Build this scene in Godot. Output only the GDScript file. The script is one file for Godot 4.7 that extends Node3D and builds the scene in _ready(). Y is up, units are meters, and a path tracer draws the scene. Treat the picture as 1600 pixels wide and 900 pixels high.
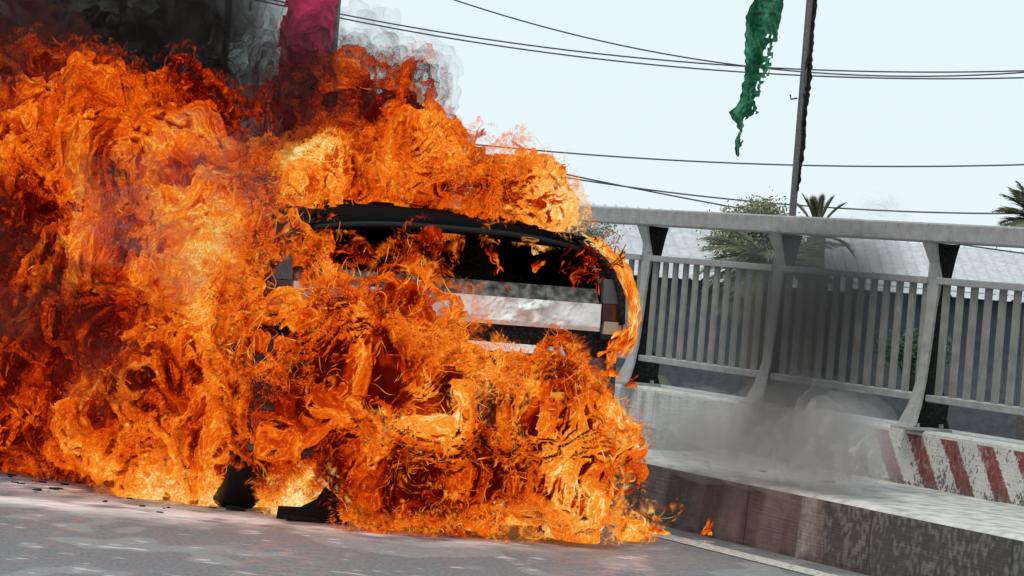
extends Node3D

# A burning hatchback pulled up beside the kerb of a bridge, its railing, flags, wires and trees behind.
const HEADING := 0.37278          # the road runs away to the left of the view by this angle
const RAIL_D := 8.80              # metres from the eye to the plane of the railing
const KERB_D := 7.66
const WALL_D := 8.75
const LEDGE_Y := 0.30
const WALL_Y := 0.575

var noise_a := FastNoiseLite.new()
var noise_b := FastNoiseLite.new()
var noise_c := FastNoiseLite.new()
var rng := RandomNumberGenerator.new()
var used_names := {}
var M := {}

# ---------------------------------------------------------------- helpers

func numbered(called: String) -> String:
	var n: int = used_names.get(called, 0)
	used_names[called] = n + 1
	return called if n == 0 else "%s_%03d" % [called, n]

func tag(o: Node, label := "", category := "", group := "", kind := "") -> Node:
	if label: o.set_meta("label", label)
	if category: o.set_meta("category", category)
	if group: o.set_meta("group", group)
	if kind: o.set_meta("kind", kind)
	return o

func thing(called: String, label: String, category: String, at := Vector3.ZERO, turn := 0.0, group := "") -> Node3D:
	var o := Node3D.new()
	o.name = numbered(called)
	add_child(o)
	o.position = at
	o.rotation.y = turn
	tag(o, label, category, group)
	return o

func put(called: String, mesh: Mesh, material: Material, parent: Node = null) -> MeshInstance3D:
	var o := MeshInstance3D.new()
	o.mesh = mesh
	o.material_override = material
	if parent == null:
		o.name = numbered(called)
		add_child(o)
	else:
		o.name = called
		parent.add_child(o, true)
	return o

func copy_of(o: Node3D, called: String, label := "") -> Node3D:
	var c: Node3D = o.duplicate()
	c.name = numbered(called)
	add_child(c)
	if label: c.set_meta("label", label)
	return c

func road_point(t: float, d: float, y := 0.0) -> Vector3:
	return Vector3(-sin(HEADING) * t + cos(HEADING) * d, y, -(cos(HEADING) * t + sin(HEADING) * d))

func start(smooth := false) -> SurfaceTool:
	var st := SurfaceTool.new()
	st.begin(Mesh.PRIMITIVE_TRIANGLES)
	st.set_smooth_group(0 if smooth else -1)
	return st

func done(st: SurfaceTool) -> ArrayMesh:
	st.generate_normals()
	return st.commit()

func tri(st: SurfaceTool, a: Vector3, b: Vector3, c: Vector3) -> void:
	st.add_vertex(a); st.add_vertex(b); st.add_vertex(c)

func quad(st: SurfaceTool, a: Vector3, b: Vector3, c: Vector3, d: Vector3) -> void:
	tri(st, a, b, c); tri(st, a, c, d)

func quad_uv(st: SurfaceTool, p: Array, uv: Array) -> void:
	for k in [0, 1, 2, 0, 2, 3]:
		st.set_uv(uv[k])
		st.add_vertex(p[k])

func box(st: SurfaceTool, centre: Vector3, size: Vector3, bevel := 0.004, turn := Basis.IDENTITY) -> void:
	var h := size / 2.0
	var b := minf(bevel, minf(h.x, minf(h.y, h.z)) * 0.8)
	var v := {}
	for sx in [-1, 1]:
		for sy in [-1, 1]:
			for sz in [-1, 1]:
				var s := Vector3(sx, sy, sz)
				for axis in 3:
					var p := s * (h - Vector3(b, b, b))
					p[axis] = s[axis] * h[axis]
					v[[sx, sy, sz, axis]] = centre + turn * p
	var fix := func(pts: Array) -> void:
		var n: Vector3 = (pts[1] - pts[0]).cross(pts[2] - pts[0])
		var mid := Vector3.ZERO
		for q in pts: mid += q
		mid /= pts.size()
		if n.dot(mid - centre) > 0.0: pts.reverse()
		for k in range(1, pts.size() - 1): tri(st, pts[0], pts[k], pts[k + 1])
	for axis in 3:
		var u := (axis + 1) % 3
		var w := (axis + 2) % 3
		for s in [-1, 1]:
			var face := []
			for c in [[-1, -1], [1, -1], [1, 1], [-1, 1]]:
				var key := [0, 0, 0, axis]
				key[axis] = s; key[u] = c[0]; key[w] = c[1]
				face.append(v[key])
			fix.call(face)
			for s2 in [-1, 1]:
				var ka := [0, 0, 0, axis]; ka[axis] = s; ka[u] = s2; ka[w] = -1
				var kb: Array = ka.duplicate(); kb[w] = 1
				var kc: Array = kb.duplicate(); kc[3] = u
				var kd: Array = ka.duplicate(); kd[3] = u
				fix.call([v[ka], v[kb], v[kc], v[kd]])
	for sx in [-1, 1]:
		for sy in [-1, 1]:
			for sz in [-1, 1]:
				fix.call([v[[sx, sy, sz, 0]], v[[sx, sy, sz, 1]], v[[sx, sy, sz, 2]]])

func rings(st: SurfaceTool, list: Array, closed := true, caps := true) -> void:
	for i in list.size() - 1:
		var a: PackedVector3Array = list[i]
		var b: PackedVector3Array = list[i + 1]
		var n := a.size()
		for k in (n if closed else n - 1):
			quad(st, a[k], b[k], b[(k + 1) % n], a[(k + 1) % n])
	if caps and closed:
		for e in 2:
			var r: PackedVector3Array = list[0 if e == 0 else list.size() - 1]
			var c := Vector3.ZERO
			for p in r: c += p
			c /= r.size()
			for k in r.size():
				if e == 0: tri(st, c, r[k], r[(k + 1) % r.size()])
				else: tri(st, c, r[(k + 1) % r.size()], r[k])

func tube(st: SurfaceTool, pts: PackedVector3Array, radii: Array, sides := 8, caps := true) -> void:
	var list := []
	var up := Vector3(0.31, 0.2, 0.93)
	for i in pts.size():
		var dir: Vector3 = (pts[mini(i + 1, pts.size() - 1)] - pts[maxi(i - 1, 0)]).normalized()
		var x := dir.cross(up)
		if x.length() < 0.05: x = dir.cross(Vector3.RIGHT)
		x = x.normalized()
		var y := x.cross(dir).normalized()
		up = y
		var r := PackedVector3Array()
		for k in sides:
			var a := TAU * k / sides
			r.append(pts[i] + (x * cos(a) + y * sin(a)) * float(radii[mini(i, radii.size() - 1)]))
		list.append(r)
	rings(st, list, true, caps)

func extrude(st: SurfaceTool, outline: PackedVector2Array, depth: float, xf: Transform3D) -> void:
	var idx := Geometry2D.triangulate_polygon(outline)
	if Geometry2D.is_polygon_clockwise(outline): outline.reverse(); idx = Geometry2D.triangulate_polygon(outline)
	for k in range(0, idx.size(), 3):
		var a := outline[idx[k]]; var b := outline[idx[k + 1]]; var c := outline[idx[k + 2]]
		if (b - a).cross(c - a) < 0.0:
			var keep := b; b = c; c = keep
		tri(st, xf * Vector3(a.x, a.y, depth / 2), xf * Vector3(c.x, c.y, depth / 2), xf * Vector3(b.x, b.y, depth / 2))
		tri(st, xf * Vector3(a.x, a.y, -depth / 2), xf * Vector3(b.x, b.y, -depth / 2), xf * Vector3(c.x, c.y, -depth / 2))
	for k in outline.size():
		var a := outline[k]; var b := outline[(k + 1) % outline.size()]
		quad(st, xf * Vector3(a.x, a.y, depth / 2), xf * Vector3(b.x, b.y, depth / 2), xf * Vector3(b.x, b.y, -depth / 2), xf * Vector3(a.x, a.y, -depth / 2))

func lathe(st: SurfaceTool, profile: Array, xf: Transform3D, sides := 32) -> void:
	var list := []
	for q in profile:
		var r := PackedVector3Array()
		for k in sides:
			var a := TAU * k / sides
			r.append(xf * Vector3(q[1], q[0] * cos(a), q[0] * sin(a)))
		list.append(r)
	rings(st, list, true, false)

func srgb(r: float, g: float, b: float) -> Color:
	return Color(r, g, b).linear_to_srgb()

func noise_tex(sd: int, freq: float, stops: Array, octaves := 4, size := 512, kind := FastNoiseLite.TYPE_SIMPLEX_SMOOTH, bump := 0.0) -> NoiseTexture2D:
	var n := FastNoiseLite.new()
	n.seed = sd
	n.noise_type = kind
	n.frequency = freq
	n.fractal_octaves = octaves
	var t := NoiseTexture2D.new()
	t.width = size; t.height = size
	t.seamless = true
	t.noise = n
	if bump > 0.0:
		t.as_normal_map = true
		t.bump_strength = bump
	else:
		var g := Gradient.new()
		var offs := PackedFloat32Array()
		var cols := PackedColorArray()
		for s in stops:
			offs.append(s[0]); cols.append(s[1])
		g.offsets = offs; g.colors = cols
		t.color_ramp = g
	return t

# a surface whose colour wanders between linear tones, mapped in metres on world axes
func surface(stops: Array, rough: float, metres: float, sd: int, freq := 0.02, bump := 1.2, world := true, octaves := 5) -> StandardMaterial3D:
	var m := StandardMaterial3D.new()
	var s := []
	for q in stops: s.append([q[0], srgb(q[1], q[2], q[3])])
	m.albedo_texture = noise_tex(sd, freq, s, octaves)
	m.roughness = rough
	m.uv1_triplanar = true
	m.uv1_world_triplanar = world
	m.uv1_scale = Vector3.ONE / metres
	if bump > 0.0:
		m.normal_enabled = true
		m.normal_texture = noise_tex(sd + 7, freq * 2.0, [], octaves, 512, FastNoiseLite.TYPE_SIMPLEX_SMOOTH, bump * 4.0)
		m.normal_scale = 0.6
	return m

func plain(r: float, g: float, b: float, rough := 0.7, metal := 0.0) -> StandardMaterial3D:
	var m := StandardMaterial3D.new()
	m.albedo_color = srgb(r, g, b)
	m.roughness = rough
	m.metallic = metal
	return m

func glow_material() -> StandardMaterial3D:
	var m := StandardMaterial3D.new()
	m.resource_name = "flame"
	m.shading_mode = BaseMaterial3D.SHADING_MODE_UNSHADED
	m.vertex_color_use_as_albedo = true
	m.vertex_color_is_srgb = true
	m.transparency = BaseMaterial3D.TRANSPARENCY_ALPHA
	m.cull_mode = BaseMaterial3D.CULL_DISABLED
	return m

# ---------------------------------------------------------------- surfaces with marks computed along a wall

func stripe_image(wide: int, high: int, metres: float, t0: float, mode: String) -> ImageTexture:
	var im := Image.create(wide, high, false, Image.FORMAT_RGB8)
	var height := 0.275 if mode == "wall" else 0.295
	for j in high:
		var y := height * (1.0 - float(j) / high)
		for i in wide:
			var t := t0 + metres * i / wide
			var n1 := noise_a.get_noise_3d(t * 6.0, y * 6.0, 3.0)
			var n2 := noise_b.get_noise_3d(t * 26.0, y * 22.0, 9.0)
			var n3 := noise_c.get_noise_3d(t * 70.0, y * 60.0, 1.0)
			var streak := noise_b.get_noise_3d(t * 22.0, y * 1.6, 30.0)
			var c := Color(0.34, 0.335, 0.32) * (1.0 + 0.22 * n1 + 0.16 * n2)
			if mode == "wall":
				# red and white chevrons, slanted, chipped at their edges and foot
				var s := fposmod((t - y * 0.95) / 0.364 + 0.02 * n2, 1.0)
				var red := clampf((0.235 - absf(s - 0.5)) * 40.0 + n3 * 1.5, 0.0, 1.0)
				var white := Color(0.60, 0.59, 0.545) * (1.0 + 0.10 * n2 + 0.08 * streak)
				var paint: Color = white.lerp(Color(0.235, 0.055, 0.050) * (1.0 + 0.40 * n2 + 0.25 * streak), red)
				var worn := clampf((n2 * 0.7 + n3 * 0.75 + n1 * 0.4 - 0.42 + 0.9 * maxf(0.0, 0.075 - y) / 0.075) * 5.0, 0.0, 1.0)
				c = paint.lerp(c * 0.75, worn)
				var moss := clampf((0.085 - y + 0.08 * n2 + 0.06 * n1) * 16.0, 0.0, 1.0) * clampf(0.6 + n3 * 1.6, 0.0, 1.0)
				moss = maxf(moss, clampf((n3 * 0.8 + n2 * 0.8 - 0.75) * 6.0, 0.0, 0.9) * (1.0 - red * 0.6))
				c = c.lerp(Color(0.05, 0.055, 0.045), moss * 0.85)
				var gone := clampf((t - 17.25 + 0.35 * n1) * 1.8, 0.0, 1.0)   # beyond here the paint has gone and soot lies on the concrete
				c = c.lerp(Color(0.46, 0.46, 0.45) * (1.0 + 0.26 * n1 + 0.22 * streak + 0.12 * n2), gone)
				if y > height - 0.012: c = Color(0.62, 0.62, 0.58) * (1.0 + 0.15 * n2)
			else:
				var s := fposmod((t + y * 0.25) / 0.46, 1.0)
				var red := clampf((0.25 - absf(s - 0.5)) * 14.0 + n2 * 0.8, 0.0, 1.0)
				c = Color(0.165, 0.138, 0.133).lerp(Color(0.118, 0.086, 0.083), red) * (1.0 + 0.26 * n1 + 0.08 * streak + 0.07 * n3 + 0.15 * n2)
				var old := clampf((15.62 - t) * 9.0, 0.0, 1.0)               # the nearer length: older, flaking white over black grime
				var flake := clampf((1.1 * n2 + 0.35 * n3 + 0.25 * streak + 0.8 * n1 - 0.05 + 0.9 * (y - 0.14)) * 1.8, 0.0, 1.0)
				c = c.lerp(Color(0.062, 0.058, 0.058).lerp(Color(0.118, 0.115, 0.113), flake) * (1.0 + 0.3 * n2), old)
				if t > 15.62 and t < 15.78: c = Color(0.24, 0.23, 0.22) * (1.0 + 0.3 * streak + 0.3 * n2)
				if fposmod(t + 0.3, 1.28) < 0.013: c = Color(0.03, 0.028, 0.027)
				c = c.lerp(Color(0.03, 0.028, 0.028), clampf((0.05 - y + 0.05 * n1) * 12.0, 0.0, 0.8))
			im.set_pixel(i, j, Color(clampf(c.r, 0, 1), clampf(c.g, 0, 1), clampf(c.b, 0, 1)).linear_to_srgb())
	return ImageTexture.create_from_image(im)

func powder_image() -> ImageTexture:
	# white extinguisher powder, damp patches and grit lying on the carriageway: alpha says how much lies there
	var n := 1024
	var im := Image.create(n, n, false, Image.FORMAT_RGBA8)
	for j in n:
		for i in n:
			var x := -4.0 + 8.0 * i / n
			var z := -20.5 + 8.0 * j / n
			var t := -sin(HEADING) * x - cos(HEADING) * z
			var n1 := noise_a.get_noise_3d(x * 1.3, 4.0, z * 0.8)
			var n2 := noise_b.get_noise_3d(x * 4.0, 7.0, z * 1.8)
			var n3 := noise_c.get_noise_3d(x * 7.5, 2.0, z * 9.0)
			var n4 := noise_c.get_noise_3d(x * 42.0, 5.0, z * 24.0)
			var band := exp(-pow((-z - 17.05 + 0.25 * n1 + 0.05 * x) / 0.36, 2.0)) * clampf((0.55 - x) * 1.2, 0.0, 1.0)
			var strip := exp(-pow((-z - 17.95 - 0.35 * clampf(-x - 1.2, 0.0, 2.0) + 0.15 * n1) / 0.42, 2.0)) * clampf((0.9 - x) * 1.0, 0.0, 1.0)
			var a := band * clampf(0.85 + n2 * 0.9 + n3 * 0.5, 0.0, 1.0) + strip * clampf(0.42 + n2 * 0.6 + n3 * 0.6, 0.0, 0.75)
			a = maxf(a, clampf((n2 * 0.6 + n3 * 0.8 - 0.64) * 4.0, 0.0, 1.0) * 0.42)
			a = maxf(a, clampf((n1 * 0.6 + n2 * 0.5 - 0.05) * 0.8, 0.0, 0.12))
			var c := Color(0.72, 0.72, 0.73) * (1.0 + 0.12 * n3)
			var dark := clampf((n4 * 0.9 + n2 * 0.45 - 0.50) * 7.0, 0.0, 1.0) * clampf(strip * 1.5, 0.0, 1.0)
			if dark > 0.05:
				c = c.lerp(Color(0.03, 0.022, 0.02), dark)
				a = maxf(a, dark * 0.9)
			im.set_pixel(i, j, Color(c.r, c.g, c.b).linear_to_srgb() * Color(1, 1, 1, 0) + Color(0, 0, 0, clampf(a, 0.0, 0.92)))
	return ImageTexture.create_from_image(im)

# ---------------------------------------------------------------- the setting

func make_materials() -> void:
	M.asphalt = surface([[0.2, 0.12, 0.127, 0.135], [0.45, 0.155, 0.163, 0.172], [0.6, 0.172, 0.18, 0.19], [0.8, 0.22, 0.228, 0.238]], 0.62, 0.8, 11, 0.06, 1.2)
	M.concrete = surface([[0.15, 0.28, 0.28, 0.27], [0.4, 0.46, 0.46, 0.445], [0.6, 0.56, 0.56, 0.54], [0.85, 0.66, 0.66, 0.64]], 0.9, 1.3, 21, 0.016, 0.6)
	M.wall_top = surface([[0.2, 0.42, 0.42, 0.40], [0.6, 0.60, 0.60, 0.57], [0.85, 0.66, 0.66, 0.63]], 0.9, 0.9, 25, 0.03, 1.0)
	M.rail = surface([[0.12, 0.21, 0.20, 0.19], [0.3, 0.285, 0.285, 0.28], [0.6, 0.33, 0.33, 0.325], [0.85, 0.39, 0.39, 0.385]], 0.5, 0.9, 31, 0.02, 0.15)
	M.slat = surface([[0.15, 0.17, 0.17, 0.155], [0.5, 0.225, 0.225, 0.205], [0.85, 0.28, 0.28, 0.255]], 0.6, 1.1, 35, 0.02, 0.15)
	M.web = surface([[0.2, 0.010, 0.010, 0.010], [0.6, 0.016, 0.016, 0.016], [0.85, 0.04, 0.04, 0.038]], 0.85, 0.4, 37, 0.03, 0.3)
	M.soot = surface([[0.2, 0.008, 0.008, 0.009], [0.55, 0.018, 0.018, 0.02], [0.85, 0.05, 0.048, 0.046]], 0.65, 0.35, 41, 0.03, 1.2)
	M.ash = surface([[0.2, 0.10, 0.098, 0.092], [0.5, 0.26, 0.255, 0.24], [0.8, 0.45, 0.45, 0.42]], 0.95, 0.35, 45, 0.02, 0.8)
	M.silver = surface([[0.10, 0.45, 0.45, 0.43], [0.25, 0.76, 0.77, 0.73], [0.55, 0.85, 0.86, 0.82], [0.85, 0.90, 0.91, 0.87]], 0.3, 0.45, 51, 0.014, 0.25)
	M.burnt = surface([[0.2, 0.02, 0.019, 0.019], [0.5, 0.05, 0.045, 0.043], [0.7, 0.11, 0.09, 0.08], [0.9, 0.26, 0.25, 0.24]], 0.7, 0.5, 55, 0.02, 1.4)
	M.rubber = surface([[0.3, 0.006, 0.006, 0.007], [0.7, 0.014, 0.014, 0.015]], 0.6, 0.2, 57, 0.05, 0.8)
	M.steel = surface([[0.2, 0.05, 0.045, 0.04], [0.6, 0.14, 0.12, 0.10], [0.9, 0.25, 0.23, 0.2]], 0.5, 0.2, 59, 0.03, 0.8)
	M.grey_lens = plain(0.075, 0.08, 0.085, 0.35)
	M.scorched = plain(0.014, 0.014, 0.016, 0.75)
	M.scorched.metallic_specular = 0.3
	M.sill = surface([[0.25, 0.012, 0.012, 0.012], [0.45, 0.06, 0.058, 0.052], [0.62, 0.13, 0.128, 0.115], [0.85, 0.21, 0.21, 0.19]], 0.9, 0.4, 46, 0.014, 1.0)
	M.red_lens = plain(0.055, 0.012, 0.016, 0.3)
	M.white_lens = plain(0.42, 0.41, 0.33, 0.4)
	M.plate = surface([[0.2, 0.13, 0.11, 0.10], [0.7, 0.30, 0.27, 0.25]], 0.7, 0.2, 61, 0.03, 0.4)
	M.black = plain(0.006, 0.006, 0.006, 0.8)
	M.paint_line = surface([[0.25, 0.20, 0.20, 0.20], [0.42, 0.42, 0.42, 0.38], [0.6, 0.56, 0.55, 0.50], [0.9, 0.64, 0.63, 0.57]], 0.8, 0.6, 63, 0.03, 0.8)
	M.cable = plain(0.07, 0.07, 0.08, 0.7)
	M.pole = surface([[0.2, 0.06, 0.06, 0.068], [0.6, 0.10, 0.10, 0.11], [0.9, 0.16, 0.16, 0.165]], 0.45, 0.3, 65, 0.03, 0.5)
	M.soot.metallic_specular = 0.22
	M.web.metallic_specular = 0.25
	M.rubber.metallic_specular = 0.25
	M.green_cloth = surface([[0.2, 0.010, 0.085, 0.04], [0.5, 0.022, 0.17, 0.08], [0.85, 0.07, 0.30, 0.17]], 0.8, 0.30, 67, 0.016, 0.8)
	M.green_cloth.backlight_enabled = true
	M.green_cloth.backlight = Color(0.25, 0.5, 0.35)
	M.pink_cloth = surface([[0.2, 0.50, 0.012, 0.07], [0.6, 0.62, 0.02, 0.11], [0.9, 0.68, 0.05, 0.16]], 0.8, 0.4, 69, 0.02, 0.5)
	M.pink_cloth.backlight_enabled = true
	M.pink_cloth.backlight = Color(0.7, 0.3, 0.4)
	M.lining = plain(0.006, 0.006, 0.007, 0.95)
	M.lining.metallic_specular = 0.1
	M.leaf = plain(0.055, 0.085, 0.035, 0.6)
	M.leaf.vertex_color_use_as_albedo = true
	M.leaf.albedo_color = Color.WHITE
	M.leaf.backlight_enabled = true
	M.leaf.backlight = Color(0.3, 0.3, 0.3)
	M.bark = surface([[0.2, 0.05, 0.042, 0.035], [0.8, 0.15, 0.13, 0.11]], 0.95, 0.5, 71, 0.03, 2.0)
	M.roof_sheet = surface([[0.2, 0.42, 0.43, 0.45], [0.6, 0.55, 0.56, 0.58], [0.9, 0.62, 0.63, 0.64]], 0.6, 3.0, 73, 0.02, 0.4)
	M.building = surface([[0.2, 0.075, 0.085, 0.10], [0.8, 0.11, 0.12, 0.135]], 0.8, 2.0, 75, 0.02, 0.6)
	M.lowland = surface([[0.2, 0.06, 0.065, 0.075], [0.6, 0.095, 0.10, 0.115], [0.9, 0.13, 0.135, 0.15]], 0.95, 6.0, 77, 0.02, 0.8)
	M.bank = surface([[0.2, 0.035, 0.05, 0.03], [0.6, 0.07, 0.09, 0.05], [0.9, 0.12, 0.13, 0.085]], 0.95, 2.0, 79, 0.03, 2.0)
	M.glow = glow_material()
	M.smoke = StandardMaterial3D.new()
	M.smoke.resource_name = "smoke"
	M.smoke.vertex_color_use_as_albedo = true
	M.smoke.transparency = BaseMaterial3D.TRANSPARENCY_ALPHA
	M.smoke.roughness = 1.0
	M.smoke.metallic_specular = 0.0
	M.smoke.specular_mode = BaseMaterial3D.SPECULAR_DISABLED
	M.smoke.backlight_enabled = true
	M.smoke.backlight = Color(0.8, 0.8, 0.8)
	M.smoke.cull_mode = BaseMaterial3D.CULL_DISABLED

func build_setting() -> void:
	# the carriageway of the bridge, one sheet from behind the eye to far down the road
	var st := start()
	var a := road_point(-12, -9); var b := road_point(220, -9); var c := road_point(220, KERB_D); var d := road_point(-12, KERB_D)
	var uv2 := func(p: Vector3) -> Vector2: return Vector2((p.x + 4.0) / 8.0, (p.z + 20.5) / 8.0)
	var cells := 24
	for i in cells:
		for j in 4:
			var p := []
			for q in [[i, j], [i + 1, j], [i + 1, j + 1], [i, j + 1]]:
				p.append(a.lerp(b, float(q[0]) / cells).lerp(d.lerp(c, float(q[0]) / cells), q[1] / 4.0))
			for k in [0, 1, 2, 0, 2, 3]:
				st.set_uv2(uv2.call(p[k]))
				st.add_vertex(p[k])
	var road_m: StandardMaterial3D = M.asphalt.duplicate()
	road_m.detail_enabled = true
	road_m.detail_uv_layer = BaseMaterial3D.DETAIL_UV_2
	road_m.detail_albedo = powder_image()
	road_m.roughness_texture = noise_tex(91, 0.012, [[0.3, Color(0.52, 0.52, 0.52)], [0.6, Color(0.85, 0.85, 0.85)]], 3)
	road_m.roughness = 0.95
	road_m.normal_scale = 0.12
	road_m.metallic_specular = 0.35
	tag(put("road", done(st), road_m), "", "", "", "structure")
	# the painted edge line beside the kerb
	st = start()
	var da := KERB_D - 0.36
	var db := KERB_D - 0.21
	for i in 60:
		var t0 := 4.0 + i * 0.8
		quad(st, road_point(t0, da, 0.004), road_point(t0 + 0.8, da, 0.004), road_point(t0 + 0.8, db, 0.004), road_point(t0, db, 0.004))
	tag(put("painted_edge_line", done(st), M.paint_line), "", "", "", "structure")
	# kerb: a chamfered concrete upstand with the ledge behind it
	st = start()
	var km := StandardMaterial3D.new()
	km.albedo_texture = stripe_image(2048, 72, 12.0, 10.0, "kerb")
	km.roughness = 0.9
	km.normal_enabled = true
	km.normal_texture = noise_tex(95, 0.05, [], 5, 512, FastNoiseLite.TYPE_SIMPLEX_SMOOTH, 6.0)
	km.normal_scale = 0.5
	var face := func(s: SurfaceTool, dist: float, y0: float, y1: float, off: float, t_from: float, t_to: float, metres: float) -> void:
		var n := int((t_to - t_from) / 0.2)
		for i in n:
			var t0 := t_from + i * 0.2
			var t1 := t0 + 0.2
			var w0 := 0.006 * noise_a.get_noise_2d(t0 * 8.0, 5.0)
			var w1 := 0.006 * noise_a.get_noise_2d(t1 * 8.0, 5.0)
			quad_uv(s, [road_point(t0, dist + w0, y0), road_point(t0, dist + off + w0, y1), road_point(t1, dist + off + w1, y1), road_point(t1, dist + w1, y0)],
				[Vector2((t0 - 10.0) / metres, 1), Vector2((t0 - 10.0) / metres, 0), Vector2((t1 - 10.0) / metres, 0), Vector2((t1 - 10.0) / metres, 1)])
	face.call(st, KERB_D, -0.02, LEDGE_Y - 0.016, 0.012, 4.0, 46.0, 12.0)
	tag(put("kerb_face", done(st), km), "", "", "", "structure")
	st = start(true)
	for i in 210:
		var t0 := 4.0 + i * 0.2
		var last: Array = []
		var row := func(t: float) -> Array:
			var w := 0.006 * noise_a.get_noise_2d(t * 8.0, 5.0)
			var chip := 0.010 * maxf(0.0, noise_b.get_noise_2d(t * 30.0, 1.0))
			var out := [road_point(t, KERB_D + 0.012 + w, LEDGE_Y - 0.016), road_point(t, KERB_D + 0.022 + w + chip, LEDGE_Y - 0.004 - chip * 0.6), road_point(t, KERB_D + 0.045 + w, LEDGE_Y)]
			for k in range(1, 9):
				var dd := KERB_D + 0.045 + (WALL_D - KERB_D) * k / 8.0
				out.append(road_point(t, dd, LEDGE_Y + 0.006 * noise_a.get_noise_2d(t * 5.0, dd * 9.0)))
			return out
		last = row.call(t0)
		var next: Array = row.call(t0 + 0.2)
		for k in last.size() - 1:
			quad(st, last[k], last[k + 1], next[k + 1], next[k])
	tag(put("ledge_pavement", done(st), M.concrete), "", "", "", "structure")
	# low ground beyond the bridge
	st = start()
	quad(st, Vector3(-400, -3.2, -24), Vector3(-400, -3.2, -900), Vector3(600, -3.2, -900), Vector3(600, -3.2, -24))
	tag(put("low_ground", done(st), M.lowland), "", "", "", "structure")
	# green bank on the left under the railing
	st = start(true)
	for i in 30:
		for j in 12:
			var at := func(u: int, v: int) -> Vector3:
				var x := -16.0 + u * 0.65
				var z := -44.0 - v * 1.5
				var rise := smoothstep(0.0, 5.0, float(v)) * clampf((4.2 - x) * 0.6, 0.0, 1.0)
				return Vector3(x, -3.3 + 2.9 * rise + 0.25 * noise_a.get_noise_2d(x * 0.8, z * 0.8), z)
			quad(st, at.call(i, j), at.call(i, j + 1), at.call(i + 1, j + 1), at.call(i + 1, j))
	tag(put("grass_bank", done(st), M.bank), "", "", "", "structure")

func build_parapet() -> void:
	var w := thing("parapet_wall", "low concrete wall with red and white slanted stripes under the railing", "wall")
	var st := start()
	var wm := StandardMaterial3D.new()
	wm.albedo_texture = stripe_image(2048, 64, 9.1, 12.2, "wall")
	wm.roughness = 0.9
	wm.normal_enabled = true
	wm.normal_texture = noise_tex(97, 0.05, [], 5, 512, FastNoiseLite.TYPE_SIMPLEX_SMOOTH, 6.0)
	wm.normal_scale = 0.5
	for i in 86:
		var t0 := 4.0 + i * 0.2
		var t1 := t0 + 0.2
		quad_uv(st, [road_point(t0, WALL_D, LEDGE_Y - 0.02), road_point(t0, WALL_D, WALL_Y - 0.012), road_point(t1, WALL_D, WALL_Y - 0.012), road_point(t1, WALL_D, LEDGE_Y - 0.02)],
			[Vector2((t0 - 12.2) / 9.1, 1), Vector2((t0 - 12.2) / 9.1, 0), Vector2((t1 - 12.2) / 9.1, 0), Vector2((t1 - 12.2) / 9.1, 1)])
	put("painted_face", done(st), wm, w)
	st = start()
	quad(st, road_point(21.2, WALL_D, LEDGE_Y - 0.02), road_point(21.2, WALL_D, WALL_Y - 0.012), road_point(60, WALL_D, WALL_Y - 0.012), road_point(60, WALL_D, LEDGE_Y - 0.02))
	for s in [[4.0, 13.3], [13.32, 16.9], [16.91, 20.4], [20.42, 60.0]]:
		# the top slab lengths, bevelled at the road edge, and the wall's back
		var ring := func(t: float) -> PackedVector3Array:
			return PackedVector3Array([road_point(t, WALL_D, WALL_Y - 0.012), road_point(t, WALL_D + 0.012, WALL_Y), road_point(t, WALL_D + 0.34, WALL_Y), road_point(t, WALL_D + 0.35, -1.2), road_point(t, WALL_D + 0.02, -1.2)])
		rings(st, [ring.call(s[0]), ring.call(s[1])])
	put("top_slab", done(st), M.wall_top, w)

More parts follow.
